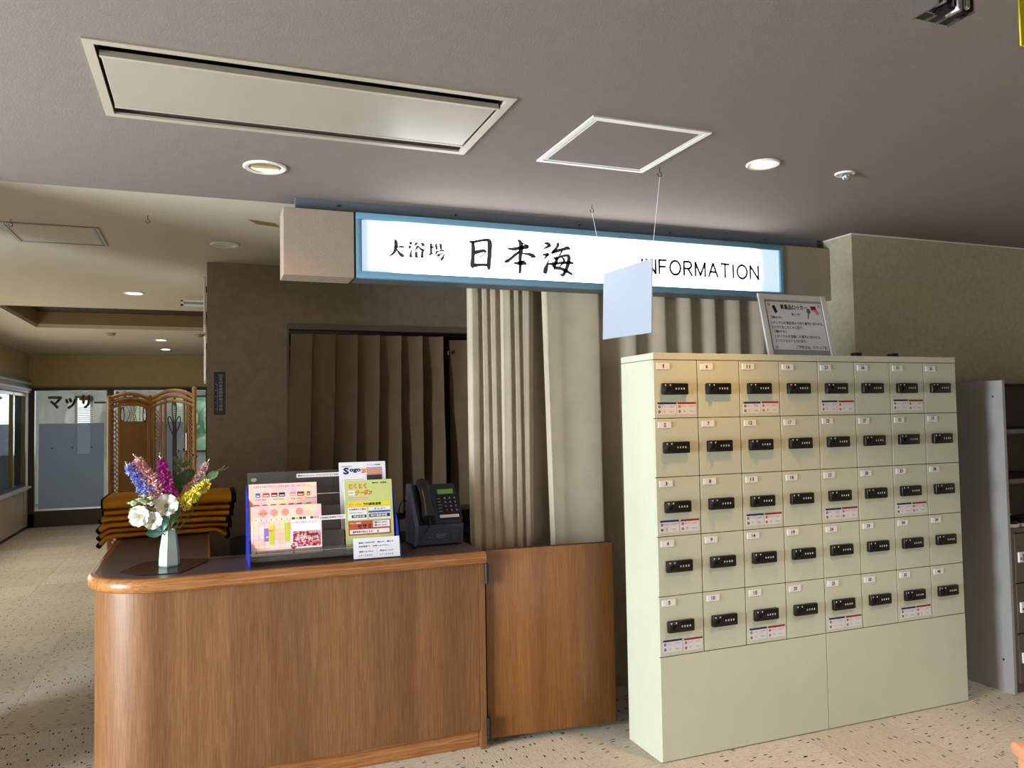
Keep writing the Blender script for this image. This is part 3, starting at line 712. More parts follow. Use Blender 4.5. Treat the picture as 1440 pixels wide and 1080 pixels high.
for c in wt:
    wd, S_ = GL[c]
    for st2 in S_:
        P_ = [(px_+p[0]*wd*kx, 2.2265+p[1]*cap) for p in st2]
        for (xa_, za_), (xb_, zb_) in zip(P_, P_[1:]):
            d_ = Vector((xb_-xa_, 0, zb_-za_)).normalized(); n_ = Vector((d_.z, 0, -d_.x))*hw; e_ = d_*hw*.5
            a_ = Vector((xa_, sy0+.0108, za_))-e_; b_ = Vector((xb_, sy0+.0108, zb_))+e_
            mb.quad(tuple(a_-n_), tuple(b_-n_), tuple(b_+n_), tuple(a_+n_))
    px_ += (wd+gap)*kx
mb.build('lettering', parent=sg, label='grey sans serif word INFORMATION')
MB().use(filler_m).rbox(0.308, sy0, 2.128, 0.613, sy1, 2.423, .002).build('end_box', parent=sg, label='beige end box on the left')
B(seam_grey_m, 0.613, sy0+.01, 2.135, 0.622, sy1, 2.417).build('joint', parent=sg)
MB().use(filler_m).rbox(3.000, 3.498, 2.128, 3.328, 3.527, 2.428, .002).build('end_board', parent=sg, label='flat beige board on the right')

# ------------------------------------------------------------------ curtains
def spline(pts, x):
    if x <= pts[0][0]: return pts[0][1]
    for (a, p), (b, q) in zip(pts, pts[1:]):
        if x <= b:
            t_ = (x-a)/(b-a); t_ = t_*t_*(3-2*t_); return p+(q-p)*t_
    return pts[-1][1]
# bunched curtain, narrow folds
A = [(1.235, .0), (1.258, -.022), (1.288, -.020), (1.300, .016), (1.318, -.016), (1.338, -.022), (1.352, .010), (1.366, -.014), (1.385, -.020), (1.408, .018), (1.428, -.018), (1.462, -.024), (1.478, .006), (1.492, -.016), (1.514, -.020), (1.528, .020), (1.548, -.014), (1.575, -.022), (1.60, .0), (1.63, .055), (1.70, .06), (1.76, .05)]
def PA(u, v):
    x = 1.235+u*(1.76-1.235); d = spline(A, x)*(.75 if x < 1.60 else 1); h = v
    xx = x-(.028*(1-h) if x > 1.5 else 0)*min(1, (x-1.5)/.08)*(1 if x < 1.66 else max(0, 1-(x-1.66)/.1))+.007*math.sin(h*4.2+x*37)*(1-h)
    return (xx, 3.785+d*(1.0+.25*math.sin(x*31)-.25*h), .05+h*(ZF-.055))
tag(MB().use(curt_m).sheet(PA, 190, 16, .003).build('curtain', smooth=60), 'sand curtain bunched in narrow folds right of the payphone', 'curtain')
Bp = [(1.62, .0), (1.635, -.030), (1.72, -.036), (1.93, -.070), (1.985, .02), (2.03, .03), (2.17, -.05), (2.215, .02), (2.25, .025), (2.36, -.045), (2.40, .02), (2.43, .025), (2.53, -.04), (2.57, .02), (2.60, .02), (2.69, -.04), (2.73, .02), (2.76, .02), (2.86, -.035), (2.90, .02), (2.93, .02), (3.03, -.035), (3.07, .02), (3.10, .02), (3.20, -.025), (3.24, .01), (3.32, .0)]
def PB(u, v):
    x = 1.62+u*(3.31-1.62); d = spline(Bp, x)*(1 if x < 1.98 else .6); k = 1-v
    sh = .045*k*max(0, 1-(x-1.62)/.5)
    return (min(x+sh+.014*math.sin(k*3.2+x*5)*k*(0 if x < 1.7 else 1), 3.312), 3.735+d*(1.0-.25*v)-.012*math.sin(x*9)*k, .05+v*(ZF-.055))
tag(MB().use(curt_m).sheet(PB, 240, 16, .003).build('curtain', smooth=60), 'wide sand curtain hanging in broad folds behind the lockers', 'curtain')
# pinch pleated brown curtains in the window recess
def dark_curtain(x0, x1, npl, y0, z0, z1, flare, label):
    c_ = thing('curtain', ((x0+x1)/2, y0, z0), label, 'curtain', None)
    sp = (x1-x0)/npl
    def P(u, v):
        x = x0+u*(x1-x0); k = 1-v; ph = (x-x0)/sp
        d = abs(((ph) % 1)-.5)*2     # 0 mid, 1 at pleat
        t_ = ph % 1; cut = .90-.06*min(1, k*1.5)
        saw = (t_/cut)**(1.25+5*max(0, 1-k*2.4)) if t_ < cut else (.5+.5*math.cos(math.pi*(t_-cut)/(1-cut)))
        amp = .040+.052*min(1, k*1.6)
        body = -amp*saw
        top = 0.0
        jit = .012*math.sin(x*21+k*5)*k
        xx = x-flare*k*(1-u)+.010*math.sin(ph*7.1+k*4)*k*math.sin(math.pi*u)
        return (xx, y0+body*1.0+top*(1-min(1, k*4)*.7)+jit, z0+v*(z1-z0))
    MB().use(dcurt_m).sheet(P, int(npl*34), 24, .003).build('cloth', parent=c_, smooth=60)
    for i in range(npl+1):
        x = x0+i*sp
        MB().use(dcurt_m).ball((x-.1*sp, y0-.032, z1-.095), .006, .010, .018, n=8, m=6).build('pleat_tuck', parent=c_, smooth=60)
    return c_
dark_curtain(.515, 1.56, 7, 5.33, .86, 2.066, .035, 'brown pinch pleated curtain filling the recessed window')
dark_curtain(1.60, 1.92, 2, 5.33, .86, 2.045, .0, 'narrow brown curtain edge beside the sand curtain')

# ------------------------------------------------------------------ poster and sticker on the back wall
ps = thing('wall_poster', (.076, yw-.003, 1.538), 'narrow navy vertical notice with silver characters on the taupe wall', 'poster')
B(navy_m, .041, yw-.004, 1.538, .110, yw, 1.813).build('sheet', parent=ps)
mb = MB().use(poster_txt_m)
for i, ch in enumerate('政府登録国際観光旅館'): mb.text(ch, (.071, yw-.0045, 1.757-i*.0215), X, Z, .018, .022, off=.02, dz=.0006)
for i in range(5): mb.text('・', (.049, yw-.0045, 1.733-i*.04), X, Z, .006, .006, off=.05)
mb.box(.0605, yw-.005, 1.56, .0625, yw-.0042, 1.72); mb.ball((.0595, yw-.0045, 1.728), .004, .0008, .004)
# emblem: ring with two ears
mb.tube([(.082+.011*math.cos(a), yw-.005, 1.786+.009*math.sin(a)) for a in [math.pi*2*k/16 for k in range(16)]], .0016, 6, closed=True)
mb.box(.079, yw-.0052, 1.782, .085, yw-.0042, 1.790)
mb.tube([(.074, yw-.005, 1.793), (.069, yw-.005, 1.799)], .0016, 6); mb.tube([(.090, yw-.005, 1.793), (.095, yw-.005, 1.799)], .0016, 6)
mb.build('lettering', parent=ps)
tag(MB().use(tape_m).add([(.076+.023*math.cos(a), yw-.002, 1.508+.012*math.sin(a)) for a in [math.pi*2*k/16 for k in range(16)]]+[(.076+.023*math.cos(a), yw, 1.508+.012*math.sin(a)) for a in [math.pi*2*k/16 for k in range(16)]],
    [tuple(range(16))]+[(i, (i+1) % 16, 16+(i+1) % 16, 16+i) for i in range(16)]).build('wall_sticker'), 'small oval yellowed sticker under the navy notice', 'sticker')

# white boards fixed edge-on at the wall corner of the corridor
def edge_sign(y, z0, z1, label, arm=False):
    e = thing('edge_on_board', (-.02, y, z0), label, 'sign board')
    MB().use(white_metal_m).rbox(-.022, y, z0, -.006, y+.5, z1, .004).build('panel', parent=e)
    mb = MB().use(gloss_black_m).box(-.006, y+.1, z0+.05, -.0002, y+.14, z0+.09).box(-.006, y+.1, z1-.09, -.0002, y+.14, z1-.05); mb.build('bracket', parent=e)
    return e
edge_sign(5.62, 2.145, 2.47, 'white board seen edge-on high at the corridor corner')
edge_sign(6.3, 1.80, 2.14, 'lower white board seen edge-on at the corridor corner')
pj = thing('projecting_sign', (-.10, 6.9, 2.49), 'thin white fitting projecting from the corridor corner under the ceiling', 'light fitting')
mb = MB().use(white_metal_m); mb.box(-.20, 6.9, 2.478, -.022, 6.93, 2.49); mb.box(-.20, 6.9, 2.445, -.022, 6.93, 2.457); mb.box(-.20, 6.9, 2.445, -.18, 6.93, 2.49); mb.build('housing', parent=pj)
B(plain('fitting grey', (150, 150, 145), .5), -.18, 6.905, 2.457, -.022, 6.92, 2.478).build('tube', parent=pj)

# ------------------------------------------------------------------ the reception counter
zt = .885
ct = thing('reception_counter', (.35, 3.7, 0), 'L-shaped oak reception counter with rounded corner and dark top', 'counter')
def corner_path(xr, yf, xl, r, yb, n=14, inset=0):
    """from the right end along the front, round the corner, back along the left side"""
    P = [(xr, yf), (xl+r, yf)] if xr > xl+r else [(xl+r, yf)]
    for k in range(1, n+1):
        a = math.pi/2*k/n; P.append((xl+r-r*math.sin(a), yf+r-r*math.cos(a)))
    P.append((xl, yb)); return P
def densify(P, st=.1):
    Q = []
    for a, b in zip(P, P[1:]):
        k = max(1, int(math.hypot(b[0]-a[0], b[1]-a[1])/st)); Q += [(a[0]+(b[0]-a[0])*i/k, a[1]+(b[1]-a[1])*i/k) for i in range(k)]
    return Q+[P[-1]]
def wall_strip(mb, P, Pin, z0, z1):
    k = len(P); vs = [(x, y, z0) for x, y in P]+[(x, y, z1) for x, y in P]+[(x, y, z0) for x, y in Pin]+[(x, y, z1) for x, y in Pin]
    fs = []
    for i in range(k-1): fs += [(i, i+1, k+i+1, k+i), (2*k+i+1, 2*k+i, 3*k+i, 3*k+i+1), (k+i, k+i+1, 3*k+i+1, 3*k+i), (i+1, i, 2*k+i, 2*k+i+1)]
    fs += [(0, k, 3*k, 2*k), (k-1, 3*k-1, 4*k-1, 2*k-1)]
    mb.add(vs, fs)
R0 = .25
P1 = corner_path(1.150, 3.42, -.43, R0, 5.25); P2 = corner_path(1.150, 3.445, -.405, R0-.025, 5.25)
mb = MB().use(oak_m); wall_strip(mb, P1, P2, .085, .832); mb.build('front_panel', parent=ct, smooth=40)
P1 = corner_path(1.150, 3.45, -.40, R0-.03, 5.25); P2 = corner_path(1.150, 3.475, -.375, R0-.055, 5.25)
mb = MB().use(oakx_m); wall_strip(mb, P1, P2, 0, .085); mb.build('kick_board', parent=ct, smooth=40)
B(oak_m, 1.152, 3.412, 0, 1.178, 3.80, .831).build('end_post', parent=ct)
B(darkedge_m, -.03, 3.80, 0, 1.15, 3.815, .86).build('inner_panel', parent=ct)
B(oak_m, -.012, 3.815, 0, .003, 5.25, .86).build('inner_panel', parent=ct)
# dark top: L shape
def L_top(inset):
    P = corner_path(1.178-0, 3.38+inset, -.46+inset, .29-inset, 5.25)
    return P+[(.010, 5.25), (.010, 3.822), (1.178, 3.822)]
P = L_top(.040); k = len(P)
mb = MB().use(top_m); mb.prism(P[::-1], 'z', .845, zt+.0005); mb.build('top_surface', parent=ct)
def rail(mb, P, prof, nrm_sign=1):
    k = len(P); n = len(prof); vs = []
    for i, (x, y) in enumerate(P):
        a = P[max(i-1, 0)]; b = P[min(i+1, k-1)]; dx, dy = b[0]-a[0], b[1]-a[1]; L = math.hypot(dx, dy)
        nx, ny = -dy/L, dx/L      # path runs right to left: outward is towards -y / -x
        nx, ny = (nx, ny) if (nx*(-1)+ny*(-1)) > 0 else (-nx, -ny)
        for o, z in prof: vs.append((x+nx*o, y+ny*o, z))
    fs = [(i*n+j, i*n+(j+1) % n, (i+1)*n+(j+1) % n, (i+1)*n+j) for i in range(k-1) for j in range(n)]
    fs += [tuple(range(n)), tuple(range((k-1)*n, k*n))[::-1]]
    mb.add(vs, fs)
prof = [(-.040, .832), (-.040, zt), (-.030, zt+.001)]+[(-.022+.022*math.sin(a), .8585+.0275*math.cos(a)) for a in [math.pi*q/10 for q in range(11)]]
P = densify(corner_path(1.178, 3.38, -.46, .29, 5.25), .15)
# front run and corner in one rail, wood running along it
xsplit = [p for p in P if p[1] < 3.66]; ysplit = [p for p in P if p[1] >= 3.60]
mb = MB().use(oakx_m); rail(mb, xsplit, prof); mb.build('edge_rail', parent=ct, smooth=50)
mb = MB().use(oaky_m); rail(mb, ysplit, [(o-.0003, z-.0002) for o, z in prof]); mb.build('edge_rail', parent=ct, smooth=50)
MB().use(oakx_m).box(.008, 3.815, .845, 1.178, 3.822, zt+.001).build('rear_edging', parent=ct)
MB().use(oaky_m).box(.003, 3.822, .845, .012, 5.25, zt+.001).build('rear_edging', parent=ct)

# swing gate
gt = thing('swing_gate', (1.19, 3.42, .034), 'amber veneer swing gate hinged on the right end of the counter', 'gate')
gx = Matrix.Translation((1.190, 3.432, 0)) @ Matrix.Rotation(math.atan2(3.36-3.42, 1.815-1.185), 4, 'Z')
mb = MB(gx).use(gate_m); mb.rbox(0, 0, .034, .633, .03, .885, .003); mb.build('leaf', parent=gt, smooth=30)
mb = MB(gx).use(darkedge_m).box(.628, -.0008, .04, .634, .031, .88).box(0, .001, .8846, .633, .029, .8862); mb.build('worn_edge', parent=gt)
for z in (.785, .095):
    mb = MB(gx).use(gloss_black_m); mb.tube([(-.003, -.030, z-.045), (-.003, -.030, z+.045)], .0075, 10); mb.box(-.003, -.030, z-.04, .008, -.0004, z+.04)
    for q in (-.03, 0, .03): mb.tube([(-.003, -.030, z+q-.002), (-.003, -.030, z+q+.002)], .0088, 10)
    mb.build('hinge', parent=gt, smooth=40)

# ------------------------------------------------------------------ lockers
LX, LY, LW, PX, PZ, ZT0 = 1.817, 2.972, .9095, .2273, .2576, 1.735
LYB = 3.25
def text_plate(mb, num, x, z):
    mb.use(plate_m).rbox(x, LY-.0035, z, x+.066, LY-.0005, z+.028, .001, 1)
    wdt = .011 if num < 10 else .020
    if num < 10 and num == 1: wdt = .006
    mb.use(ink_m).text(str(num), (x+.033-wdt/2, LY-.0036, z+.0065), X, Z, .0165, wdt, off=.022)
proto_lock = None; proto_st = None; door_me = None
for b in range(2):
    x0 = LX+b*LW
    bank = thing('locker_bank', (x0+LW/2, (LY+LYB)/2, 0), 'cream steel bank of numbered lockers 1 to 20 beside the gate' if b == 0 else 'cream steel bank of numbered lockers 21 to 40 by the grey cabinet', 'lockers')
    mb = MB().use(locker_m)
    mb.rbox(x0, LY+.002, 0, x0+LW-.001, LYB, 1.735, .0015)
    mb.build('carcass', parent=bank)
    MB().use(locker_m).rbox(x0, LY-.006, 1.737, x0+LW-.001, LYB, 1.766, .002).build('top_cap', parent=bank)
    MB().use(locker_m).rbox(x0+.001, LY-.006, .004, x0+LW-.002, LY+.004, .4455, .002).build('plinth_panel', parent=bank)
    B(lockseam_m, x0+.004, LY, .44, x0+LW-.005, LY+.0025, 1.737).build('door_recess', parent=bank)
    for c in range(4):
        for r in range(5):
            num = (b*4+c)*5+r+1; dx = x0+c*PX; dz = ZT0-r*PZ
            if door_me is None:
                d = MB().use(locker_m).rbox(dx+.0022, LY-.005, dz-PZ+.0022, dx+PX-.0022, LY+.004, dz-.001, .0018).build('door', parent=bank, origin=(dx, LY, dz)); door_me = d.data
            else:
                d = bpy.data.objects.new('door', door_me); C.objects.link(d); d.parent = bank; d.location = Vector((dx, LY, dz))-Vector(bank.location)
            j = random.uniform(-.002, .002); jz = random.uniform(-.002, .002)
            mb = MB(Matrix.Translation((0, -.0048, 0))); text_plate(mb, num, dx+.017+j, dz-.043+jz); mb.build('number_plate', parent=d)
            if proto_lock is None:
                mb = MB().use(black_m); lx, lz, yf = dx+.038, dz-.154, LY-.005
                mb.rbox(lx, yf-.020, lz, lx+.131, yf, lz+.051, .005, 2)
                # turning knob and number wheels
                mb.tube([(lx+.024, yf-.0195, lz+.022), (lx+.024, yf-.028, lz+.022)], .0105, 16)
                mb.add([tuple(Matrix.Translation((lx+.024, yf-.031, lz+.022)) @ Matrix.Rotation(R_(35), 4, 'Y') @ Vector(p)) for p in [(-.003, -.004, -.012), (.003, -.004, -.012), (.003, .004, -.012), (-.003, .004, -.012), (-.003, -.004, .014), (.003, -.004, .014), (.003, .004, .014), (-.003, .004, .014)]],
                       [(0, 3, 2, 1), (4, 5, 6, 7), (0, 1, 5, 4), (1, 2, 6, 5), (2, 3, 7, 6), (3, 0, 4, 7)])
                for q in range(4):
                    cx = lx+.064+q*.0135
                    mb.use(gloss_black_m).tube([(cx-.004, yf-.0175, lz+.0265), (cx+.004, yf-.0175, lz+.0265)], .0055, 12)
                    mb.use(dial_m).box(cx-.0028, yf-.0236, lz+.0225, cx+.0028, yf-.0228, lz+.0305)
                mb.use(dial_m)
                for cx in (lx+.012, lx+.036):
                    mb.add([(cx-.005, yf-.0204, lz+.045), (cx+.005, yf-.0204, lz+.045), (cx, yf-.0204, lz+.037)], [(0, 2, 1)])
                o = mb.build('combination_lock', parent=d, smooth=35, origin=(lx, yf, lz)); proto_lock = o
            else:
                o = proto_lock.copy(); C.objects.link(o); o.parent = d
            o.location = Vector((.038+random.uniform(-.001, .001), -.005, -.154+random.uniform(-.001, .001)))
            if c % 2 == 0 and r % 2 == 0:
                if proto_st is None:
                    proto_st = []
                    for q, (hx, im) in enumerate(((.017, ink_blue_m), (.120, ink_red_m))):
                        a0 = dx+hx; z0 = dz-.240; yf = LY-.0052
                        mb = MB().use(sticker_m).box(a0, yf-.0008, z0, a0+.096, yf, z0+.053)
                        O = (a0, yf-.0008, z0)
                        mb.use(im).fquad(O, X, Z, 0, .0445, .096, .053); mb.fdisc(O, X, Z, .010, .034, .0062); mb.fdisc(O, X, Z, .010, .012, .0062)
                        mb.use(plate_m).fdisc(O, X, Z, .010, .034, .002, dz=.0009); mb.fdisc(O, X, Z, .010, .012, .002, dz=.0009)
                        mb.use(ink_grey_m)
                        for zz, xx, ww in ((.035, .022, .026), (.037, .056, .032), (.032, .056, .026), (.015, .056, .022), (.011, .06, .026)):
                            mb.text('番号を合せる' if xx < .05 else 'つまみを回す', (a0+xx, yf-.0009, z0+zz-.002), X, Z, .0036, ww)
                        mb.tube([(a0+.028, yf-.0012, z0+.016), (a0+.034, yf-.0012, z0+.018), (a0+.036, yf-.0012, z0+.012), (a0+.031, yf-.0012, z0+.008)], .0007, 5)
                        s_ = mb.build('usage_sticker', parent=d, origin=(a0, yf, z0), label='blue headed instruction sticker' if q == 0 else 'red headed instruction sticker'); proto_st.append(s_)
                else:
                    for q in range(2):
                        s_ = proto_st[q].copy(); C.objects.link(s_); s_.parent = d
                        s_.location = Vector(((.017, .120)[q]+random.uniform(-.002, .002), -.0052, -.240+random.uniform(-.002, .002)))

# instruction stand on the lockers
st_ = thing('instruction_stand', (2.766, 3.13, 1.766), 'white plastic stand with a typed locker notice on top of the lockers', 'notice stand')
o0 = Vector((2.555, 3.105, 1.768)); r_ = Vector((.4, -.008, -.003)).normalized(); u_ = Vector((-.012, .055, .31)).normalized(); nn = r_.cross(u_)
Ms = Matrix((r_, u_, nn)).transposed().to_4x4(); Ms.translation = o0
mb = MB(Ms).use(white_acr_m); mb.rbox(0, 0, -.008, .415, .325, -.003, .001); mb.build('panel', parent=st_)
mb = MB(Ms).use(white_metal_m)
for a in ((0, 0, .030, .325), (.385, 0, .415, .325)): mb.rbox(a[0], a[1], -.003, a[2], a[3], .006, .002)
mb.rbox(.030, .297, -.003, .385, .325, .002, .0015); mb.build('frame', parent=st_)
mb = MB(Ms).use(ink_brown_m).box(.038, .034, -.003, .383, .288, -.002).use(paper_m).box(.041, .037, -.002, .380, .285, -.0014)
mb.use(ink_m)
L = [('貴重品ロッカー', .125, .247, .026, .165, .02), ('使い方', .185, .214, .016, .052, .012), ('（閉め方）', .058, .196, .015, .068, .012), ('１ダイヤルを御自身の４桁の番号に合わせる。', .052, .168, .0165, .322, .01),
     ('２ツマミをＬＯＣＫに回す。', .052, .145, .016, .19, .01), ('（開け方）', .064, .123, .015, .072, .012), ('１ダイヤルを登録した番号に合わせる。', .060, .098, .016, .285, .01), ('２ツマミをＯＰＥＮに回す。', .060, .075, .016, .19, .01), ('ご不明点は、スタッフ迄', .178, .044, .017, .19, .01)]
for t_, x_, y_, h_, w_, of in L: mb.text(t_, (x_, y_, -.0014), X, Y, h_, w_, off=of, dz=.0005)
# printed phone, key and purse pictures, corner dots
O = (0, 0, -.0014)
mb.use(gloss_black_m); mb.add([(.073, .262, -.0008), (.092, .268, -.0008), (.104, .232, -.0008), (.088, .224, -.0008)], [(0, 3, 2, 1)])
mb.use(ink_grey_m); mb.fdisc(O, X, Y, .296, .243, .013, n=14); mb.add([(.290, .235, -.0008), (.298, .233, -.0008), (.288, .200, -.0008), (.282, .202, -.0008)], [(0, 3, 2, 1)])
mb.use(ink_red_m); mb.add([(.310, .268, -.0008), (.345, .270, -.0008), (.348, .252, -.0008), (.318, .246, -.0008)], [(0, 3, 2, 1)])
mb.use(p_pink); mb.add([(.322, .250, -.0006), (.350, .252, -.0006), (.362, .232, -.0006), (.350, .222, -.0006)], [(0, 3, 2, 1)])
mb.use(plain('print dots beige', (190, 180, 165), .6))
for a in ((.058, .270), (.366, .270), (.062, .050)): mb.fdisc(O, X, Y, a[0], a[1], .009)
mb.build('notice_sheet', parent=st_)
mb = MB().use(white_acr_m); mb.box(2.62, 3.16, 1.7665, 2.92, 3.23, 1.770); mb.add([(2.66, 3.175, 1.98), (2.88, 3.175, 1.98), (2.66, 3.22, 1.77), (2.88, 3.22, 1.77), (2.66, 3.179, 1.98), (2.88, 3.179, 1.98), (2.66, 3.224, 1.77), (2.88, 3.224, 1.77)], [(0, 2, 3, 1), (4, 5, 7, 6), (0, 1, 5, 4), (2, 6, 7, 3), (0, 4, 6, 2), (1, 3, 7, 5)])
mb.build('rear_prop', parent=st_)
for x, l in ((2.985, 'small black clip on top of the lockers, left one'), (3.225, 'small black clip on top of the lockers, right one')):
    tag(MB().use(black_m).rbox(x, 2.985, 1.766, x+.042, 3.02, 1.784, .003).build('clip', smooth=30), l, 'clip')

# ------------------------------------------------------------------ grey shelf cabinet at the right
cb = thing('shelf_cabinet', (4.3, 3.12, 0), 'grey steel cabinet with open shelves over small locker doors', 'cabinet')
cxa, cxb, cya, cyb, czt = 3.925, 4.72, 2.93, 3.325, 1.645
B(steel_side_m, cxa, cya, 0, cxa+.018, cyb, czt).build('side_panel', parent=cb)
B(steel_side_m, cxb-.018, cya, 0, cxb, cyb, czt).build('side_panel', parent=cb)
B(steel_in_m, cxa+.018, cyb-.01, .0, cxb-.018, cyb, czt).build('back_panel', parent=cb)
B(steel_in_m, cxa+.018, cya, czt-.018, cxb-.018, cyb-.01, czt).build('top_panel', parent=cb)
B(steel_in_m, cxa+.018, cya+.02, 0, cxb-.018, cyb-.01, .06).build('base', parent=cb)
for z in (1.372, 1.108, .848): B(steel_in_m, cxa+.018, cya+.003, z-.012, cxb-.018, cyb-.01, z+.012).build('shelf', parent=cb)
B(steel_in_m, cxa+.018, cya, .06, cxa+.04, cya+.02, .836).build('front_stile', parent=cb)
for q in (1.56, .17): MB().use(gloss_black_m).ball((cxa-.0005, 2.985, q), .006).build('screw', parent=cb)
for r in range(3):
    z1 = .832-r*.262
    for c in range(2):
        xa = cxa+.042+c*.36
        d = MB().use(steel_in_m).rbox(xa, cya-.002, z1-.256, xa+.352, cya+.016, z1, .002).build('locker_door', parent=cb)
        mb = MB().use(white_metal_m).rbox(xa+.018, cya-.012, z1-.15, xa+.078, cya-.001, z1-.095, .003); mb.use(ink_grey_m).rbox(xa+.042, cya-.0135, z1-.142, xa+.052, cya-.011, z1-.103, .001); mb.use(gloss_black_m).box(xa+.026, cya-.0135, z1-.135, xa+.034, cya-.011, z1-.125)
        mb.build('handle', parent=d)
def shoe(x, y, z, label):
    s = thing('shoe', (x, y, z), label, 'shoe', None)
    # sole outline along y
    out = [(-.035, 0), (-.038, .06), (-.034, .12), (-.040, .18), (-.032, .24), (0, .262), (.032, .24), (.040, .18), (.034, .12), (.038, .06), (.035, 0), (0, -.012)]
    MB().use(white_metal_m).prism([(x+a, y+b) for a, b in out], 'z', z, z+.018).build('sole', parent=s, smooth=30)
    vs = []; lv = [(.018, 1), (.035, .98), (.055, .85), (.075, .6)]
    for i, (h, sc) in enumerate(lv):
        for a, b in out:
            hh = h if b > .12 else h*(.55 if i == 3 else .75)
            vs.append((x+a*sc, y+.12+(b-.12)*(sc*.5+.5 if b > .12 else sc)*(1 if b > .12 or i < 2 else .9), z+hh))
    k = len(out); fs = [(i*k+j, i*k+(j+1) % k, (i+1)*k+(j+1) % k, (i+1)*k+j) for i in range(3) for j in range(k)]+[tuple(range(3*k, 4*k))]
    MB().use(shoe_m).add(vs, fs).build('upper', parent=s, smooth=60)
    MB().use(plate_m).tube([(x-.037, y+.10, z+.03), (x-.03, y+.13, z+.06), (x-.0, y+.14, z+.078), (x+.03, y+.13, z+.06), (x+.037, y+.10, z+.03)], .007, 6).build('side_stripe', parent=s, smooth=60)
shoe(4.01, 2.955, .861, 'black shoe with white sole on the cabinet shelf, left of the pair')
shoe(4.105, 2.96, .861, 'black shoe with white sole on the cabinet shelf, right of the pair')

# ------------------------------------------------------------------ stool corner at the bottom right
so = thing('wooden_stool', (2.47, 1.57, 0), 'pale salmon wooden stool with rounded corners at the bottom right', 'stool')
ms = Matrix.Translation((2.49, 1.575, -.012)) @ Matrix.Rotation(R_(-28), 4, 'Z')
MB(ms).use(stool_m).rbox(-.2, -.16, .41, .2, .16, .45, .014, 3).build('seat', parent=so, smooth=40)
for sx_ in (-1, 1):
    for sy_ in (-1, 1): MB(ms).use(stool_m).rbox(sx_*.165-.02, sy_*.125-.02, 0, sx_*.165+.02, sy_*.125+.02, .412, .005).build('leg', parent=so, smooth=40)
mb = MB(ms).use(stool_dark_m).rbox(-.145, -.13, .35, .145, -.115, .408, .003).rbox(-.145, .115, .35, .145, .13, .408, .003); mb.build('apron', parent=so)

# ------------------------------------------------------------------ vase, mat and artificial flowers
MATP = [(-.335, 3.60), (-.25, 3.49), (-.098, 3.482), (.004, 3.72), (.004, 3.775), (-.117, 3.827), (-.26, 3.81)]
tag(MB().use(matm).prism(MATP, 'z', zt+.001, zt+.004).build('table_mat'), 'glossy dark burgundy many-sided mat under the vase', 'mat')
vz = zt+.0045
vs_ = thing('vase', (-.150, 3.665, vz), 'pale celadon faceted vase tapering towards the top', 'vase')
def hexring(r, z, n=6, rot=.35, sx_=1.0, lift=0):
    return [(-.150+r*math.cos(rot+2*math.pi*i/n)*sx_, 3.665+r*math.sin(rot+2*math.pi*i/n), z+lift*math.cos(rot+2*math.pi*i/n)) for i in range(n)]
rings = [hexring(.040, vz), hexring(.044, vz+.006), hexring(.040, vz+.07), hexring(.030, vz+.135), hexring(.029, vz+.150, lift=.007), hexring(.025, vz+.149, lift=.007), hexring(.024, vz+.10)]
v_ = [p for r in rings for p in r]
MB().use(vase_m).add(v_, [(i*6+j, i*6+(j+1) % 6, (i+1)*6+(j+1) % 6, (i+1)*6+j) for i in range(6) for j in range(6)]+[tuple(range(6))[::-1], tuple(range(36, 42))]).build('body', parent=vs_)
VT = (-.150, 3.665, vz+.12)
def bez(p0, p1, p2, n=8): return [tuple((1-t)**2*a+2*t*(1-t)*b+t*t*c for a, b, c in zip(p0, p1, p2)) for t in [i/n for i in range(n+1)]]
def stem(root, top, bend=(0, 0, 0), r=.0022, name='stem', dx=0, dy=0):
    b0 = (VT[0]+dx, VT[1]+dy, VT[2]); mid = tuple((a+b)/2+c for a, b, c in zip(b0, top, bend))
    P = bez(b0, mid, top); MB().use(stem_m).tube(P, r, 6).build(name, parent=root, smooth=60); return P
def petalq(mb, p, d, nrm, L, W):
    d = Vector(d).normalized(); nrm = Vector(nrm); sd = d.cross(nrm)
    sd = sd.normalized() if sd.length > 1e-4 else Vector((1, 0, 0)); p = Vector(p)
    up_ = d.cross(sd)*L*.12
    mb.add([tuple(p), tuple(p+d*L*.55+sd*W/2+up_), tuple(p+d*L), tuple(p+d*L*.55-sd*W/2+up_)], [(0, 1, 2, 3)])
def spike(label, m, base, tip, bend, rad, n, dx=0, dy=0, tipm=None):
    rad *= 1.3; n = int(n*1.2); top = tip; root = thing('flower_spike', VT, label, 'flower', 'spikes of small flowers in the vase')
    P = stem(root, top, bend, .0022, dx=dx, dy=dy)
    # blossoms from base point to tip
    A_, T_ = Vector(base), Vector(tip); ax_ = (T_-A_); L = ax_.length; ax_.normalize()
    mb = MB().use(m); cnt = 0
    for i in range(n):
        t = (i/n)**.9; rr = rad*(1-.72*t)*random.uniform(.35, 1)
        a = i*2.4+random.uniform(-.4, .4)
        s1 = ax_.cross(Vector((0, 1, 0.2))).normalized(); s2 = ax_.cross(s1)
        off = s1*math.cos(a)+s2*math.sin(a); c = A_+ax_*L*t*.86+off*rr
        for q in range(4):
            dd = off+ax_*random.uniform(-.2, .9)+Vector((random.uniform(-.7, .7), random.uniform(-.7, .7), random.uniform(-.7, .7)))
            petalq(mb, c, dd, off, random.uniform(.5, 1.1)*rad*.75, rad*.36)
    tag(mb.build('blossoms', parent=root), kind='stuff')
    mb = MB().use(tipm or pcream_m)
    for i in range(9):
        t = .84+.16*i/8; c = A_+ax_*L*t; mb.ball(tuple(c+Vector((random.uniform(-.003, .003),)*3)), .0035*(1.2-i*.07), n=6, m=4)
    tag(mb.build('buds', parent=root, smooth=60), kind='stuff')
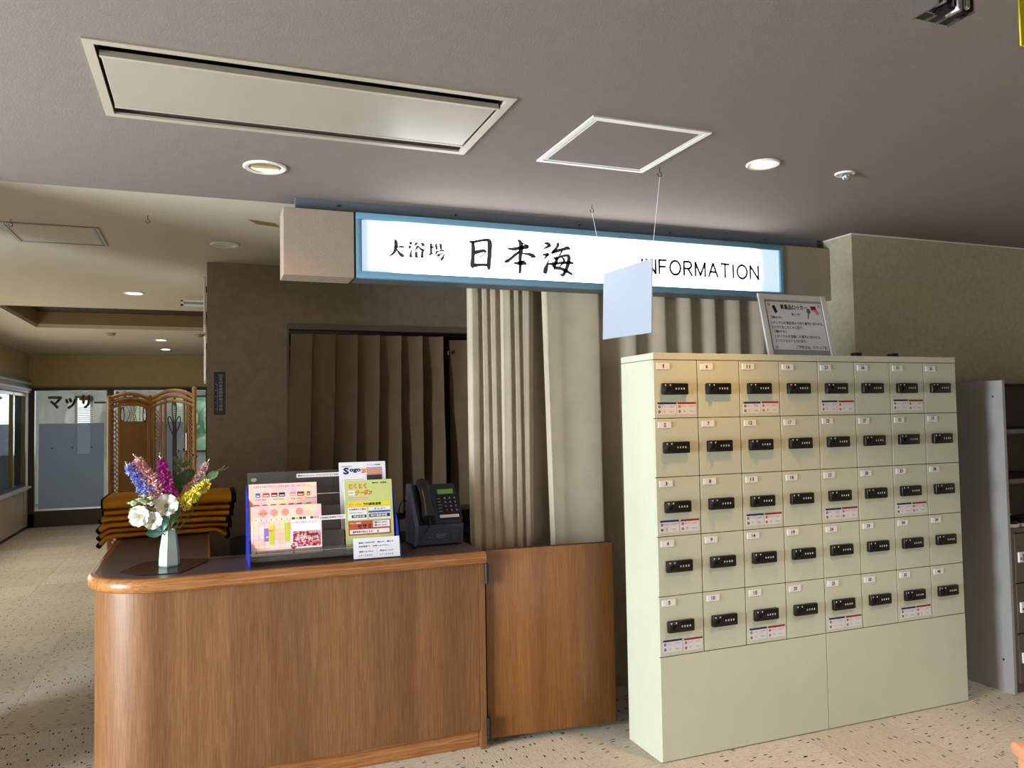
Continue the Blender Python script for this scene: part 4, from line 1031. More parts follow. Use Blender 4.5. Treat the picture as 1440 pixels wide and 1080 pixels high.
spike('periwinkle blue flower spike leaning left in the vase', pblue_m, (-.228, 3.67, 1.195), (-.318, 3.66, 1.335), (-.03, 0, .0), .022, 110, -.008)
spike('blush pink flower spike second from the left in the vase', ppink_m, (-.178, 3.665, 1.170), (-.288, 3.67, 1.368), (-.0, 0, .02), .023, 130, -.005)
spike('magenta flower spike upright in the middle of the vase', pmag_m, (-.140, 3.66, 1.160), (-.189, 3.67, 1.365), (.02, 0, 0), .020, 130, 0)
spike('bright yellow flower spike leaning right in the vase', pyel_m, (-.105, 3.645, 1.140), (.020, 3.64, 1.252), (.01, 0, -.03), .021, 130, .008)
spike('pale pink flower spike at the right behind the yellow one', ppink_m, (-.075, 3.70, 1.195), (.012, 3.71, 1.335), (.0, .0, 0), .015, 70, .006, .006)
def lisianthus(c, face, r, label, dx=0, dy=0):
    root = thing('white_flower', VT, label, 'flower', 'large white flowers in the vase')
    stem(root, tuple(Vector(c)-Vector(face).normalized()*r*.9), (0, 0, -.01), .0024, dx=dx, dy=dy)
    f = Vector(face).normalized(); s1 = f.cross(Z).normalized(); s2 = s1.cross(f); c = Vector(c)-f*r*.8
    for k in range(6):
        a = k*math.pi/3+.2; d = s1*math.cos(a)+s2*math.sin(a); tn = s2*math.cos(a)-s1*math.sin(a)
        def P(u, v, d=d, tn=tn, k=k):
            rad = r*(.12+.95*v); w_ = r*(.16+.86*math.sin(math.pi*min(1, v*.78+.05)))*(u-.5)*1.25
            return tuple(c+d*rad*(.55+.45*v)+tn*w_+f*(r*(1.0*v**.6)-abs(u-.5)*r*.22*v+.12*r*math.sin(u*9+k)*v*v*.6))
        MB().use(pwhite_m).grid(P, 6, 6).build('petal', parent=root, smooth=80)
    MB().use(pthroat_m).ball(tuple(c+f*r*.25), r*.16, n=8, m=5).build('throat', parent=root, smooth=60)
lisianthus((-.262, 3.60, 1.112), (-.45, -1, .12), .040, 'large white open flower at the lower left of the bunch', -.012, -.006)
lisianthus((-.210, 3.585, 1.092), (-.05, -1, .25), .034, 'large white flower below the green-white buds', -.006, -.012)
lisianthus((-.158, 3.60, 1.152), (.12, -1, .30), .042, 'large white flower in the centre below the magenta spike', 0, -.012)
root = thing('rose_cluster', VT, 'cluster of small green-white rosebuds at the left of the bunch', 'flower')
stem(root, (-.235, 3.62, 1.14), (-.02, 0, 0), .002, dx=-.01)
for x, z, r in ((-.250, 1.170, .017), (-.285, 1.165, .019), (-.262, 1.178, .014), (-.240, 1.165, .016), (-.262, 1.145, .015), (-.238, 1.142, .013), (-.215, 1.160, .016), (-.283, 1.140, .013), (-.218, 1.185, .014), (-.205, 1.135, .016), (-.245, 1.192, .012)):
    y = 3.60+random.uniform(0, .03); mb = MB().use(pcream_m); mb.ball((x, y, z), r*.62, n=8, m=5)
    for k in range(9):
        a = k*2.4; e = .5+.1*(k % 3); d = Vector((math.cos(a), math.sin(a)*.9, .55)).normalized()
        petalq(mb, (x+d.x*r*.3, y+d.y*r*.3-.002, z-.3*r), d, Vector((0, 0, 1)), r*1.5, r*1.4)
    mb.build('rosebud', parent=root, smooth=70)
def leaf(root, p, d, L, W, m=None, droop=.2):
    d = Vector(d).normalized(); s = d.cross(Vector((0, -1, .3))).normalized(); p = Vector(p); n_ = s.cross(d)
    def P(u, v):
        return tuple(p+d*L*v+s*(u-.5)*W*math.sin(math.pi*min(1, v*.93+.04))**.8+n_*(abs(u-.5)*W*.3)-Z*droop*L*v*v)
    return MB().use(m or leaf_m).grid(P, 4, 7).build('leaf', parent=root, smooth=80)
root = thing('leafy_stem', VT, 'tall stem with green leaves and dark berries behind the flowers', 'foliage')
P = stem(root, (-.105, 3.72, 1.34), (.0, .0, 0), .002, dx=.002, dy=.008)
for p, d, L, W in (((-.118, 3.715, 1.20), (.15, 0, 1), .10, .045), ((-.118, 3.715, 1.20), (-.15, -.1, 1), .085, .04), ((-.11, 3.72, 1.22), (.7, 0, 1), .10, .05), ((-.108, 3.72, 1.28), (-.8, 0, .9), .05, .028),
                  ((-.106, 3.72, 1.31), (-.6, 0, .9), .06, .024), ((-.105, 3.72, 1.30), (.8, 0, .7), .05, .024), ((-.108, 3.72, 1.25), (.9, 0, .9), .075, .036), ((-.135, 3.71, 1.17), (.4, -.2, 1), .09, .04)):
    leaf(root, p, d, L, W, leaf_m)
for a, b in (((-.105, 3.72, 1.33), (-.118, 3.72, 1.372)), ((-.105, 3.72, 1.33), (-.098, 3.72, 1.378)), ((-.105, 3.72, 1.32), (-.085, 3.72, 1.362)), ((-.105, 3.72, 1.31), (-.060, 3.72, 1.352)), ((-.105, 3.72, 1.31), (-.045, 3.72, 1.345)), ((-.105, 3.72, 1.33), (-.122, 3.72, 1.345))):
    MB().use(stem_m).tube([a, b], .0012, 5).build('twig', parent=root)
    MB().use(berry_m).ball(b, .006, n=8, m=6).build('berry', parent=root, smooth=60)
root = thing('leafy_stem', VT, 'stem leaning right with an oval green leaf and dark berries', 'foliage')
stem(root, (.045, 3.66, 1.285), (.01, 0, -.02), .0018, dx=.008)
leaf(root, (-.005, 3.66, 1.245), (.9, -.1, .6), .062, .036, leaf_m, .0)
for b in ((.068, 3.66, 1.298), (.075, 3.66, 1.288), (.083, 3.66, 1.292), (.074, 3.66, 1.303), (.090, 3.66, 1.296)):
    MB().use(berry_m).ball(b, .0055, n=8, m=6).build('berry', parent=root, smooth=60)
    MB().use(stem_m).tube([(.04, 3.66, 1.283), b], .001, 5).build('twig', parent=root)
root = thing('broad_leaves', VT, 'broad blue-green leaves hanging over the left rim of the vase', 'foliage')
stem(root, (-.190, 3.63, 1.06), (-.0, 0, .03), .0024, dx=-.012, dy=-.01)
leaf(root, (-.168, 3.63, 1.045), (-.8, -.25, .62), .085, .060, leafb_m, .1)
leaf(root, (-.172, 3.62, 1.040), (-1, -.3, .05), .07, .045, leafb_m, .1)
leaf(root, (-.175, 3.62, 1.045), (.25, -.3, 1), .10, .036, leafb_m, .0)
leaf(root, (-.150, 3.68, 1.05), (.5, .0, 1), .11, .030, leaf_m, .0)
leaf(root, (-.145, 3.66, 1.05), (.15, .0, 1), .10, .026, leaf_m, .0)

# ------------------------------------------------------------------ brochure rack with leaflets
rk = thing('brochure_rack', (.48, 3.55, zt+.001), 'clear acrylic brochure rack with cobalt blue side panels on the counter', 'brochure rack')
z0 = zt+.0015
for x in (.160, .797):
    MB().use(blue_acr_m).prism([(3.455, z0), (3.70, z0), (3.70, z0+.30), (3.66, z0+.325), (3.60, z0+.28), (3.47, z0+.05), (3.455, z0+.05)], 'x', x, x+.006).build('side_panel', parent=rk, label='cobalt blue acrylic side panel')
def slab(mb, O, W, Hh, lean, t=.003):
    u = Vector((0, lean, 1)).normalized(); n_ = X.cross(u)*t; O = Vector(O)
    a = [O, O+X*W, O+X*W+u*Hh, O+u*Hh]; vs = [tuple(p) for p in a]+[tuple(p-n_) for p in a]
    mb.add(vs, [(0, 1, 2, 3), (7, 6, 5, 4), (0, 4, 5, 1), (1, 5, 6, 2), (2, 6, 7, 3), (3, 7, 4, 0)]); return u
# three tiers: smoked back, ledge, clear front
for (yb_, zb_, hb_, nm) in ((3.505, z0+.030, .135, 0), (3.580, z0+.085, .20, 1)):
    MB().use(acry_m).box(.166, yb_-.035, zb_-.004, .797, yb_+.010, zb_).build('ledge', parent=rk)
    mb = MB(); mb.use(rack_back_m); slab(mb, (.470, yb_+.012, zb_), .095, hb_*.72, .18, .002); mb.build('back_panel', parent=rk)
mb = MB().use(acry_m); slab(mb, (.166, 3.50-.028, z0+.02), .631, .045, .18); mb.build('front_lip', parent=rk)
mb = MB().use(acry_m); slab(mb, (.166, 3.625, z0+.06), .40, .325, .18); mb.build('rear_panel', parent=rk)
for zz, yy in ((z0+.275, 3.655), (z0+.175, 3.58), (z0+.052, 3.463)): MB().use(alu_m).box(.166, yy, zz, .797 if zz < z0+.1 else .565, yy+.0015, zz+.0022).build('bright_edge', parent=rk)  # metal strips stand in for highlights along the clear acrylic edges
mb = MB().use(plate_m).box(.374, 3.648, z0+.352, .572, 3.6495, z0+.370); mb.use(ink_m).text('観光パンフレット・イベントチラシをご自由に', (.380, 3.6478, z0+.357), X, Z, .008, .185, off=.02)
mb.build('label_strip', parent=rk)
mb = MB().use(plate_m).box(.445, 3.462, z0+.180, .560, 3.4635, z0+.199); mb.use(ink_m).text('ご自由にお持ち下さい', (.452, 3.4618, z0+.186), X, Z, .008, .10, off=.02)
mb.build('label_strip', parent=rk)
mb = MB().use(filler_m); mb.add([(.192+.013*math.cos(a), 3.6555, z0+.350+.008*math.sin(a)) for a in [math.pi*2*k/14 for k in range(14)]], [tuple(range(14))]); mb.build('oval_sticker', parent=rk)

def stack_sheet(name, O, W, Hh, lean, label, cat, face, paint, group=None, nback=1, th=.004, skew=0):
    t_ = thing(name, O, label, cat, group)
    O = Vector(O); r = Vector((1, -.03, skew)).normalized(); u = Vector((0, lean, 1)).normalized(); n_ = r.cross(u)
    m_ = Matrix((r, u, n_)).transposed().to_4x4(); m_.translation = O
    MB(m_).use(paper_m).box(0, 0, -th, W, Hh, -.0004).build('paper_stack', parent=t_)
    mb = MB(m_).use(face).box(0, 0, -.0004, W, Hh, 0); mb.build('printed_sheet', parent=t_)
    mb = MB(m_); paint(mb, W, Hh); mb.build('print', parent=t_)
    return t_
Q = lambda mb, m, x0, y0, x1, y1, dz=.0004: mb.use(m).fquad((0, 0, 0), X, Y, x0, y0, x1, y1, dz)
T = lambda mb, m, s, x, y, h, w, of=.02, dz=.0007: mb.use(m).text(s, (x, y, 0), X, Y, h, w, off=of, dz=dz)
def paint_back(mb, W, H):
    T(mb, ink_m, 'はまなすスタンプラリー・グランドオープン・キャンペーン', .02, H-.018, .010, W*.82, .0)
    for x, w_, m in ((.030, .020, p_blue), (.062, .030, p_ored), (.100, .028, ink_red_m), (.134, .028, ink_blue_m), (.184, .028, p_pink), (.218, .032, ink_red_m), (.262, .016, p_ored), (.284, .012, ink_red_m)):
        if x+w_ < W: Q(mb, m, x*.93, H-.058, (x+w_)*.93, H-.040, .0005); mb.use(p_wht); mb.fquad((0, 0, 0), X, Y, x*.93+.003, H-.054, (x+w_)*.93-.003, H-.050, .0008)
    for x in (.025, .10, .175, .24): T(mb, ink_grey_m, '会場で参加', x, H-.072, .006, .045, 0)
    for x in (.022, .055, .09, .13, .165, .20, .24): Q(mb, ink_red_m if x < .2 else ink_blue_m, x, H-.094, x+.022, H-.090)
def paint_front(mb, W, H):
    T(mb, ink_red_m, 'チャレンジ', .028, H-.034, .007, .040, .02)
    for x in (.05, .095, .14, .20): mb.use(p_pink).fdisc((0, 0, 0), X, Y, x, H-.028, .016, .0003, 16); mb.use(p_org).fdisc((0, 0, 0), X, Y, x, H-.028, .006, .0005, 12)
    for i in range(7):
        x = .012+i*.021; Q(mb, p_wht, x, H-.062, x+.018, H-.054); T(mb, ink_red_m, '日月火水木金土'[i], x+.005, H-.061, .006, .007, .02)
    for i in range(8): Q(mb, ink_grey_m, .010+i*.0213, .030, .0105+i*.0213, H-.062, .0003)
    for i in range(7): Q(mb, ink_grey_m, .010, .030+i*.0195, .160, .0304+i*.0195, .0003)
    Q(mb, p_pur, .053, .060, .071, .115, .0005); Q(mb, p_lime, .074, .045, .092, .108, .0005); Q(mb, p_yel, .074, .100, .092, .128, .0005); Q(mb, p_lime, .138, .055, .156, .135, .0005)
    for i in range(6): Q(mb, p_wht, .016+(i % 3)*.022, .036+(i//3)*.040, .028+(i % 3)*.022, .040+(i//3)*.040, .0006)
    # inset photo of red berries
    Q(mb, p_wht, .165, .022, W-.003, H-.050, .0005)
    for i, m in enumerate((p_green, p_lime, ink_red_m, p_green, p_wht, p_green, p_org, ink_red_m)): Q(mb, m, .167+i*.0155, H-.062, .180+i*.0155, H-.052, .0007)
    T(mb, ink_red_m, 'いちご狩りフェア', .172, H-.080, .010, .10, .0)
    mb.use(berryp_m).fquad((0, 0, 0), X, Y, .170, .030, W-.006, .095, .0008)
    T(mb, p_wht, '旬の味覚を召し上がれ', .185, .060, .014, .09, .02, .0011)
    mb.use(p_wht).fdisc((0, 0, 0), X, Y, .173, .034, .016, .0010, 16); mb.use(berryp_m).fdisc((0, 0, 0), X, Y, .173, .034, .013, .0013, 16)
    T(mb, ink_red_m, 'お問い合わせは観光案内所まで', .035, .008, .008, .10, 0); Q(mb, ink_red_m, .016, .008, .026, .018); Q(mb, ink_red_m, .168, .004, .176, .014, .0006)
stack_sheet('flyer_stack', (.168, 3.565, z0+.098), .287, .240, .18, 'pink flyers with flower print in the upper tier of the rack', 'flyers', flyer_m, paint_back, 'flyers in the rack')
stack_sheet('flyer_stack', (.172, 3.490, z0+.040), .292, .208, .18, 'pink calendar flyers with berry photo in the lower tier of the rack', 'flyers', flyer_m, paint_front, 'flyers in the rack')
def paint_sogo(mb, W, H):
    T(mb, ink_blue_m, 'S', .018, H-.056, .032, .026, .05); T(mb, ink_blue_m, 'ogo', .046, H-.050, .020, .052, .05); T(mb, p_org, '旅', .100, H-.052, .022, .022, .03)
    T(mb, ink_m, '宗谷観光案内', .008, H-.022, .006, .05, .0); T(mb, ink_m, '２０２３年度版', .128, H-.018, .006, .06, .02)
    Q(mb, p_pink, .018, H-.082, .112, H-.079); Q(mb, p_pink, .018, H-.090, .112, H-.086)
    mb.use(ink_blue_m).fquad((0, 0, 0), X, Y, .124, H-.052, .194, H-.092+.0, .0004)
def sunset(t_, O, W, H):
    pass
sg2 = stack_sheet('leaflet_stack', (.562, 3.592, z0+.112), .212, .306, .18, 'white travel leaflet with a sunset photo behind the lime leaflet', 'leaflets', paper_m, paint_sogo, None, th=.008)
r = Vector((1, -.03, 0)).normalized(); u = Vector((0, .18, 1)).normalized(); m_ = Matrix((r, u, r.cross(u))).transposed().to_4x4(); m_.translation = Vector((.562, 3.592, z0+.112))
mb = MB(m_).use(sunset_m).box(.124, .214, .0006, .194, .280, .001); mb.build('sunset_photo', parent=sg2)
def paint_green(mb, W, H):
    T(mb, p_ored, 'とくとく', .0205, H-.0375, .022, .078, .09, .0005); T(mb, p_org, 'とくとく', .020, H-.036, .020, .076, .05, .0008)
    T(mb, p_ored, 'クーポン', .0485, H-.0665, .022, .074, .09, .0005); T(mb, p_org, 'クーポン', .048, H-.065, .020, .072, .05, .0008)
    Q(mb, p_wht, .018, H-.066, .045, H-.046, .0006); T(mb, ink_red_m, '特典付', .020, H-.060, .008, .022, .0, .0009)
    T(mb, ink_m, '稚内市　保存版', .125, H-.018, .007, .065, .02)
    Q(mb, p_pink, .018, H-.080, .108, H-.076); Q(mb, p_pink, .018, H-.088, .108, H-.084)
    # plain red cap shape
    Q(mb, p_yel, .012, H-.118, W-.012, H-.098); T(mb, ink_m, '竹内鮮魚道場', .082, H-.114, .012, .078, .03, .0008); T(mb, p_org, '本日も営業', .018, H-.113, .009, .055, .02, .0008)
    Q(mb, p_wht, .012, H-.176, .098, H-.122); Q(mb, p_wht, .104, H-.176, W-.012, H-.122)
    T(mb, ink_red_m, 'お食事処のご案内', .018, H-.134, .008, .074, .02, .0008); T(mb, ink_grey_m, '営業時間のお知らせ', .018, H-.148, .006, .06, .0, .0008)
    Q(mb, p_green, .028, H-.168, .094, H-.155, .0006); T(mb, p_wht, '宗谷水産', .036, H-.166, .009, .05, .02, .0010)
    Q(mb, p_blue, .104, H-.148, W-.012, H-.139, .0006); Q(mb, ink_blue_m, .106, H-.168, W-.014, H-.152, .0006); T(mb, p_wht, '稚内温泉旅館', .112, H-.166, .012, .074, .02, .0010); T(mb, ink_blue_m, 'まんぷく', .130, H-.135, .008, .05, .02, .0008)
    Q(mb, p_ored, .012, H-.245, W-.012, H-.181); T(mb, ink_m, 'セサミ', .052, H-.215, .018, .062, .05, .0008); T(mb, p_wht, 'やさしい美容院', .018, H-.195, .008, .05, .02, .0008)
    Q(mb, p_wht, .122, H-.212, W-.018, H-.184, .0006); T(mb, ink_blue_m, '☎62-6601', .126, H-.196, .008, .058, .02, .0010); T(mb, ink_blue_m, '☎69-3201', .126, H-.208, .008, .058, .02, .0010)
    Q(mb, p_wht, .018, H-.238, W-.020, H-.220, .0006); T(mb, ink_m, '無料送迎で安心します！', .030, H-.234, .009, .09, .02, .0010); T(mb, ink_m, '▲', .138, H-.234, .010, .008, 0, .001)
stack_sheet('leaflet_stack', (.572, 3.515, z0+.035), .214, .305, .18, 'lime green coupon leaflet at the right of the rack', 'leaflets', ygreen_m, paint_green, None, th=.012)
def paint_card(mb, W, H):
    T(mb, ink_m, '温泉と文化の町　個人☆　個人☆', .022, H-.024, .007, .155, .02); T(mb, ink_m, '天然温泉で　お楽しみ下さい。', .022, H-.040, .007, .135, .02)
    Q(mb, p_pink, .03, H-.047, .17, H-.0462); Q(mb, p_pink, .100, .008, .1008, H-.047)
    T(mb, ink_m, '宿泊ヘルプＮ０', .024, .026, .007, .06, .02); T(mb, ink_m, '１０－１６５１', .022, .010, .007, .058, .02); T(mb, ink_m, '問合せヘルプ', .115, .026, .007, .06, .02); T(mb, ink_m, '１０－１１６６', .112, .010, .007, .060, .02)
stack_sheet('info_card', (.592, 3.447, z0+.004), .203, .088, .18, 'small white information card leaning at the right foot of the rack', 'card', paper_m, paint_card, None, th=.0015)

# ------------------------------------------------------------------ payphone
ph = thing('payphone', (1.03, 3.74, zt+.001), 'dark teal and slate desk payphone with handset on the left', 'telephone')
pz = zt+.001; xa, xb = .922, 1.155
prof_b = [(3.665, pz+.008), (3.650, pz+.098), (3.672, pz+.104), (3.795, pz+.280), (3.815, pz+.276), (3.832, pz+.20), (3.832, pz+.008)]
MB().use(phone2_m).prism([(3.660, pz+.006), (3.648, pz+.100), (3.83, pz+.100), (3.83, pz+.006)], 'x', xa+.004, xb).build('base_box', parent=ph)
MB().use(phone_m).prism([(3.668, pz+.102), (3.795, pz+.282), (3.815, pz+.278), (3.83, pz+.20), (3.83, pz+.102)], 'x', xa+.010, xb-.001).build('upper_body', parent=ph)
MB().use(phone_side_m).prism([(3.657, pz+.006), (3.640, pz+.100), (3.655, pz+.12), (3.782, pz+.290), (3.815, pz+.285), (3.834, pz+.20), (3.834, pz+.006)], 'x', xa-.008, xa+.010).build('left_shell', parent=ph, label='blue grey left shell')
u = Vector((0, .127, .180)).normalized(); O = Vector((xa+.010, 3.668, pz+.102)); m_ = Matrix((X, u, X.cross(u))).transposed().to_4x4(); m_.translation = O
mb = MB(m_).use(lcd_m).box(.128, .162, 0, .208, .188, .0012); mb.build('display', parent=ph)
MB(m_).use(black_m).box(.112, .015, 0, .230, .155, .0006).build('keypad_plate', parent=ph)
for r in range(4):
    for c in range(3):
        k = MB(m_).use(phone_m).rbox(.149+c*.025, .060+(3-r)*.0225, .0004, .167+c*.025, .075+(3-r)*.0225, .005, .001, 1)
        k.use(key_m).text('123456789*0#'[r*3+c], (.1545+c*.025, .0635+(3-r)*.0225, .005), X, Y, .008, .006, off=.05); k.build('key', parent=ph)
for r in range(5):
    MB(m_).use(phone_m).rbox(.116, .060+r*.0175, .0004, .138, .068+r*.0175, .004, .001, 1).use(key_m).box(.119, .0632+r*.0175, .004, .135, .0650+r*.0175, .0046).build('side_key', parent=ph)
MB(m_).use(plate_m).box(.118, .030, 0, .215, .046, .0014).build('label_strip', parent=ph)
mb = MB(m_).use(phone_m)
path = [(.052, .008, .020), (.052, .018, .032), (.052, .06, .040), (.052, .11, .042), (.052, .16, .040), (.052, .212, .034), (.052, .232, .020)]
def oval(mb, path, rx, ry, n=14):
    vs = []
    for i, p in enumerate(path):
        for j in range(n):
            a = 2*math.pi*j/n; vs.append((p[0]+rx[i]*math.cos(a), p[1]+ry[i]*.25*math.sin(a)*(1 if i in (0, len(path)-1) else 0), p[2]+ry[i]*math.sin(a)))
    k = len(path); mb.add(vs, [(i*n+j, i*n+(j+1) % n, (i+1)*n+(j+1) % n, (i+1)*n+j) for i in range(k-1) for j in range(n)]+[tuple(range(n))[::-1], tuple(range((k-1)*n, k*n))])
oval(mb, path, [.022, .034, .028, .025, .027, .035, .022], [.014, .024, .018, .016, .018, .024, .014])
mb.build('handset', parent=ph, smooth=60)
MB(m_).use(black_m).box(.018, .004, 0, .090, .212, .010).build('cradle', parent=ph)
O2 = Vector((0, 0, 0))
MB().use(black_m).box(1.094, 3.6515, pz+.020, 1.134, 3.66, pz+.078).build('coin_return', parent=ph)
mb = MB().use(key_m)
mb.text('緊急　１１０', (.985, 3.655, pz+.052), X, Z, .006, .030, off=.0); mb.text('火事　１１９', (.985, 3.656, pz+.040), X, Z, .006, .030, off=.0)
mb.box(1.022, 3.6538, pz+.053, 1.075, 3.6542, pz+.0538); mb.box(1.022, 3.6545, pz+.046, 1.07, 3.655, pz+.0468); mb.box(1.022, 3.655, pz+.039, 1.06, 3.6558, pz+.0398)
mb.build('instructions', parent=ph)
cord = []
a0 = Vector((xa+.062, 3.640, pz+.130)); a1 = Vector((xa+.035, 3.615, pz+.072)); a2 = Vector((xa-.02, 3.575, pz+.010)); a3 = Vector((xa-.030, 3.60, pz+.010)); a4 = Vector((xa-.02, 3.68, pz+.012))
spn = [a0, Vector((xa+.066, 3.63, pz+.105)), a1, a2, a3, a4]
pts = []
for a, b in zip(spn, spn[1:]):
    for k in range(40):
        t = k/40; pts.append(a.lerp(b, t))
cc_ = []
for i, p in enumerate(pts): cc_.append(tuple(p+Vector((math.cos(i*.9)*.0042, 0, math.sin(i*.9)*.0042))))
MB().use(black_m).tube(cc_, .0015, 5).build('coiled_cord', parent=ph, smooth=60)
MB().use(black_m).tube(bez((xa-.004, 3.80, pz+.20), (xa-.055, 3.80, pz+.235), (xa-.048, 3.80, pz+.10), 10)+[(xa-.046, 3.80, pz+.05), (xa-.03, 3.81, pz+.004)], .0035, 6).build('rear_cable', parent=ph, smooth=60)
MB().use(black_m).tube([(xb, 3.78, pz+.030), (xb+.012, 3.76, pz+.026), (xb+.024, 3.72, pz+.010), (xb+.026, 3.60, pz+.004)], .002, 6).build('line_cable', parent=ph, smooth=60)
for x in (xa+.02, xb-.02):
    for y in (3.68, 3.80): MB().use(black_m).tube([(x, y, pz), (x, y, pz+.008)], .008, 10).build('foot', parent=ph)

# ------------------------------------------------------------------ folded mustard blankets
lay = [(.028, -.015, -.095, -.070, -.512, .075), (.028, 0, -.075, -.055, -.528, .125), (.030, 0, -.055, -.030, -.532, .110), (.030, 0, -.030, -.018, -.520, .135), (.032, 0, -.012, -.008, -.510, .140), (.058, 0, -.004, -.004, -.512, .150)]
zc = zt+.003
names = ['lowest folded mustard blanket of the stack, drooping over both sides', 'second mustard blanket from the bottom, drooping at the left', 'third mustard blanket from the bottom of the stack', 'fourth mustard blanket from the bottom, third from the top', 'thin mustard blanket just under the thick top one', 'thick mustard blanket on top of the stack']
for i, (th, _, dl, dr, xl_, xr_) in enumerate(lay):
    bk = thing('folded_blanket', (-.19, 4.84, zc), names[i], 'blanket', 'folded blankets on the counter')
    yf = 4.62+.012*math.sin(i*2.1); yr = 5.08; zmid = zc+th/2
    thl, thr = [(50, 38), (44, 8), (34, 6), (16, 4), (6, 2), (2, 1)][i]
    # centre line: flat, bending down over both edges of the counter
    line = []
    N_ = 26; xL, xR = -.470, .030
    def arm(x0, sgn, ang, length):
        out = []; x, z, a = x0, zmid, 0; m_ = 9
        for q in range(1, m_+1):
            a = R_(ang)*min(1, q/5); x += sgn*math.cos(a)*length/m_; z -= math.sin(a)*length/m_; out.append((x, z, a))
        return out
    Ll = [.085, .080, .075, .060, .045, .048][i]; Lr = [.095, .098, .082, .105, .110, .120][i]
    left = arm(xL, -1, thl, Ll); right = arm(xR, 1, thr, Lr)
    line = [(x, z, a) for x, z, a in left[::-1]]+[(xL+(xR-xL)*q/16, zmid+.0012*math.sin(q*1.7+i), 0) for q in range(17)]+[(x, z, -a) for x, z, a in right]
    def loft(seg, grow, m, nm, lab=None):
        mb = MB().use(m); n = 16; vs = []
        for w_i, (x, zc_, a) in enumerate(seg):
            for j in range(n):
                t_ = 2*math.pi*j/n; ca, sa = math.cos(t_), math.sin(t_)
                yy = (yf+yr)/2+(yr-yf)/2*(abs(ca)**.22*(1 if ca > 0 else -1)); h_ = (th/2*.97+grow)*(abs(sa)**.75*(1 if sa > 0 else -1))
                vs.append((x-h_*math.sin(a), yy+(grow if ca > 0 else -grow)+.004*math.sin(x*17+i), zc_+h_*math.cos(a)))
        k = len(seg); mb.add(vs, [(q*n+j, q*n+(j+1) % n, (q+1)*n+(j+1) % n, (q+1)*n+j) for q in range(k-1) for j in range(n)]+[tuple(range(n))[::-1], tuple(range((k-1)*n, k*n))])
        mb.build(nm, parent=bk, smooth=60, label=lab)
    loft(line[2:-2], 0, mustard_m, 'fabric')
    loft(line[:3], .0015, piping_m, 'end_binding', 'black binding'); loft(line[-3:], .0015, piping_m, 'end_binding', 'black binding')
    zc += th+.0015

# ------------------------------------------------------------------ behind the counter: desk, equipment, chair
dk = thing('desk', (1.05, 5.0, 0), 'black topped desk against the back wall behind the counter', 'desk')
B(gloss_black_m, .60, 4.72, .69, 1.85, 5.34, .72).build('top', parent=dk)
for x in (.62, 1.79):
    for y in (4.75, 5.28): B(gloss_black_m, x, y, 0, x+.04, y+.04, .69).build('leg', parent=dk)
pr_ = thing('black_equipment', (1.55, 5.07, .72), 'black box-shaped office machine under the brown curtain behind the payphone', 'office machine')
MB().use(black_m).rbox(1.26, 4.93, .722, 1.83, 5.20, .895, .012).build('case', parent=pr_, smooth=40)
B(gloss_black_m, 1.32, 4.925, .74, 1.76, 4.935, .78).build('paper_slot', parent=pr_)
oc = thing('office_chair', (.30, 4.55, 0), 'black office chair behind the counter next to the blankets', 'chair')
MB().use(gloss_black_m).rbox(.08, 4.28, .43, .54, 4.74, .49, .03, 3).build('seat', parent=oc, smooth=50)
def PBk(u_, v_): return (.12+u_*.40, 4.80+.03*math.sin(math.pi*u_)+.03*v_, .70+v_*.135-.02*(2*u_-1)**4)
MB().use(gloss_black_m).sheet(PBk, 12, 5, .035).build('backrest', parent=oc, smooth=60)
MB().use(black_m).tube([(.31, 4.55, .43), (.31, 4.78, .46), (.31, 4.84, .72)], .018, 8).build('back_bar', parent=oc, smooth=60)
MB().use(black_m).tube([(.31, 4.51, .10), (.31, 4.51, .44)], .025, 10).build('column', parent=oc, smooth=60)
for k in range(5):
    a = 2*math.pi*k/5+.3; e = (.31+.26*math.cos(a), 4.51+.26*math.sin(a))
    MB().use(black_m).tube([(.31, 4.51, .12), (e[0], e[1], .07)], [.022, .014], 8).build('leg', parent=oc, smooth=60)
    MB().use(black_m).tube([(e[0]-.012, e[1], .029), (e[0]+.012, e[1], .029)], .028, 12).build('caster', parent=oc, smooth=40)
for s in (-1, 1):
    x = .31+s*.25; MB().use(black_m).tube([(x, 4.40, .47), (x, 4.38, .66), (x, 4.62, .67), (x, 4.64, .66), (x, 4.60, .47)], .013, 8).build('armrest', parent=oc, smooth=60)

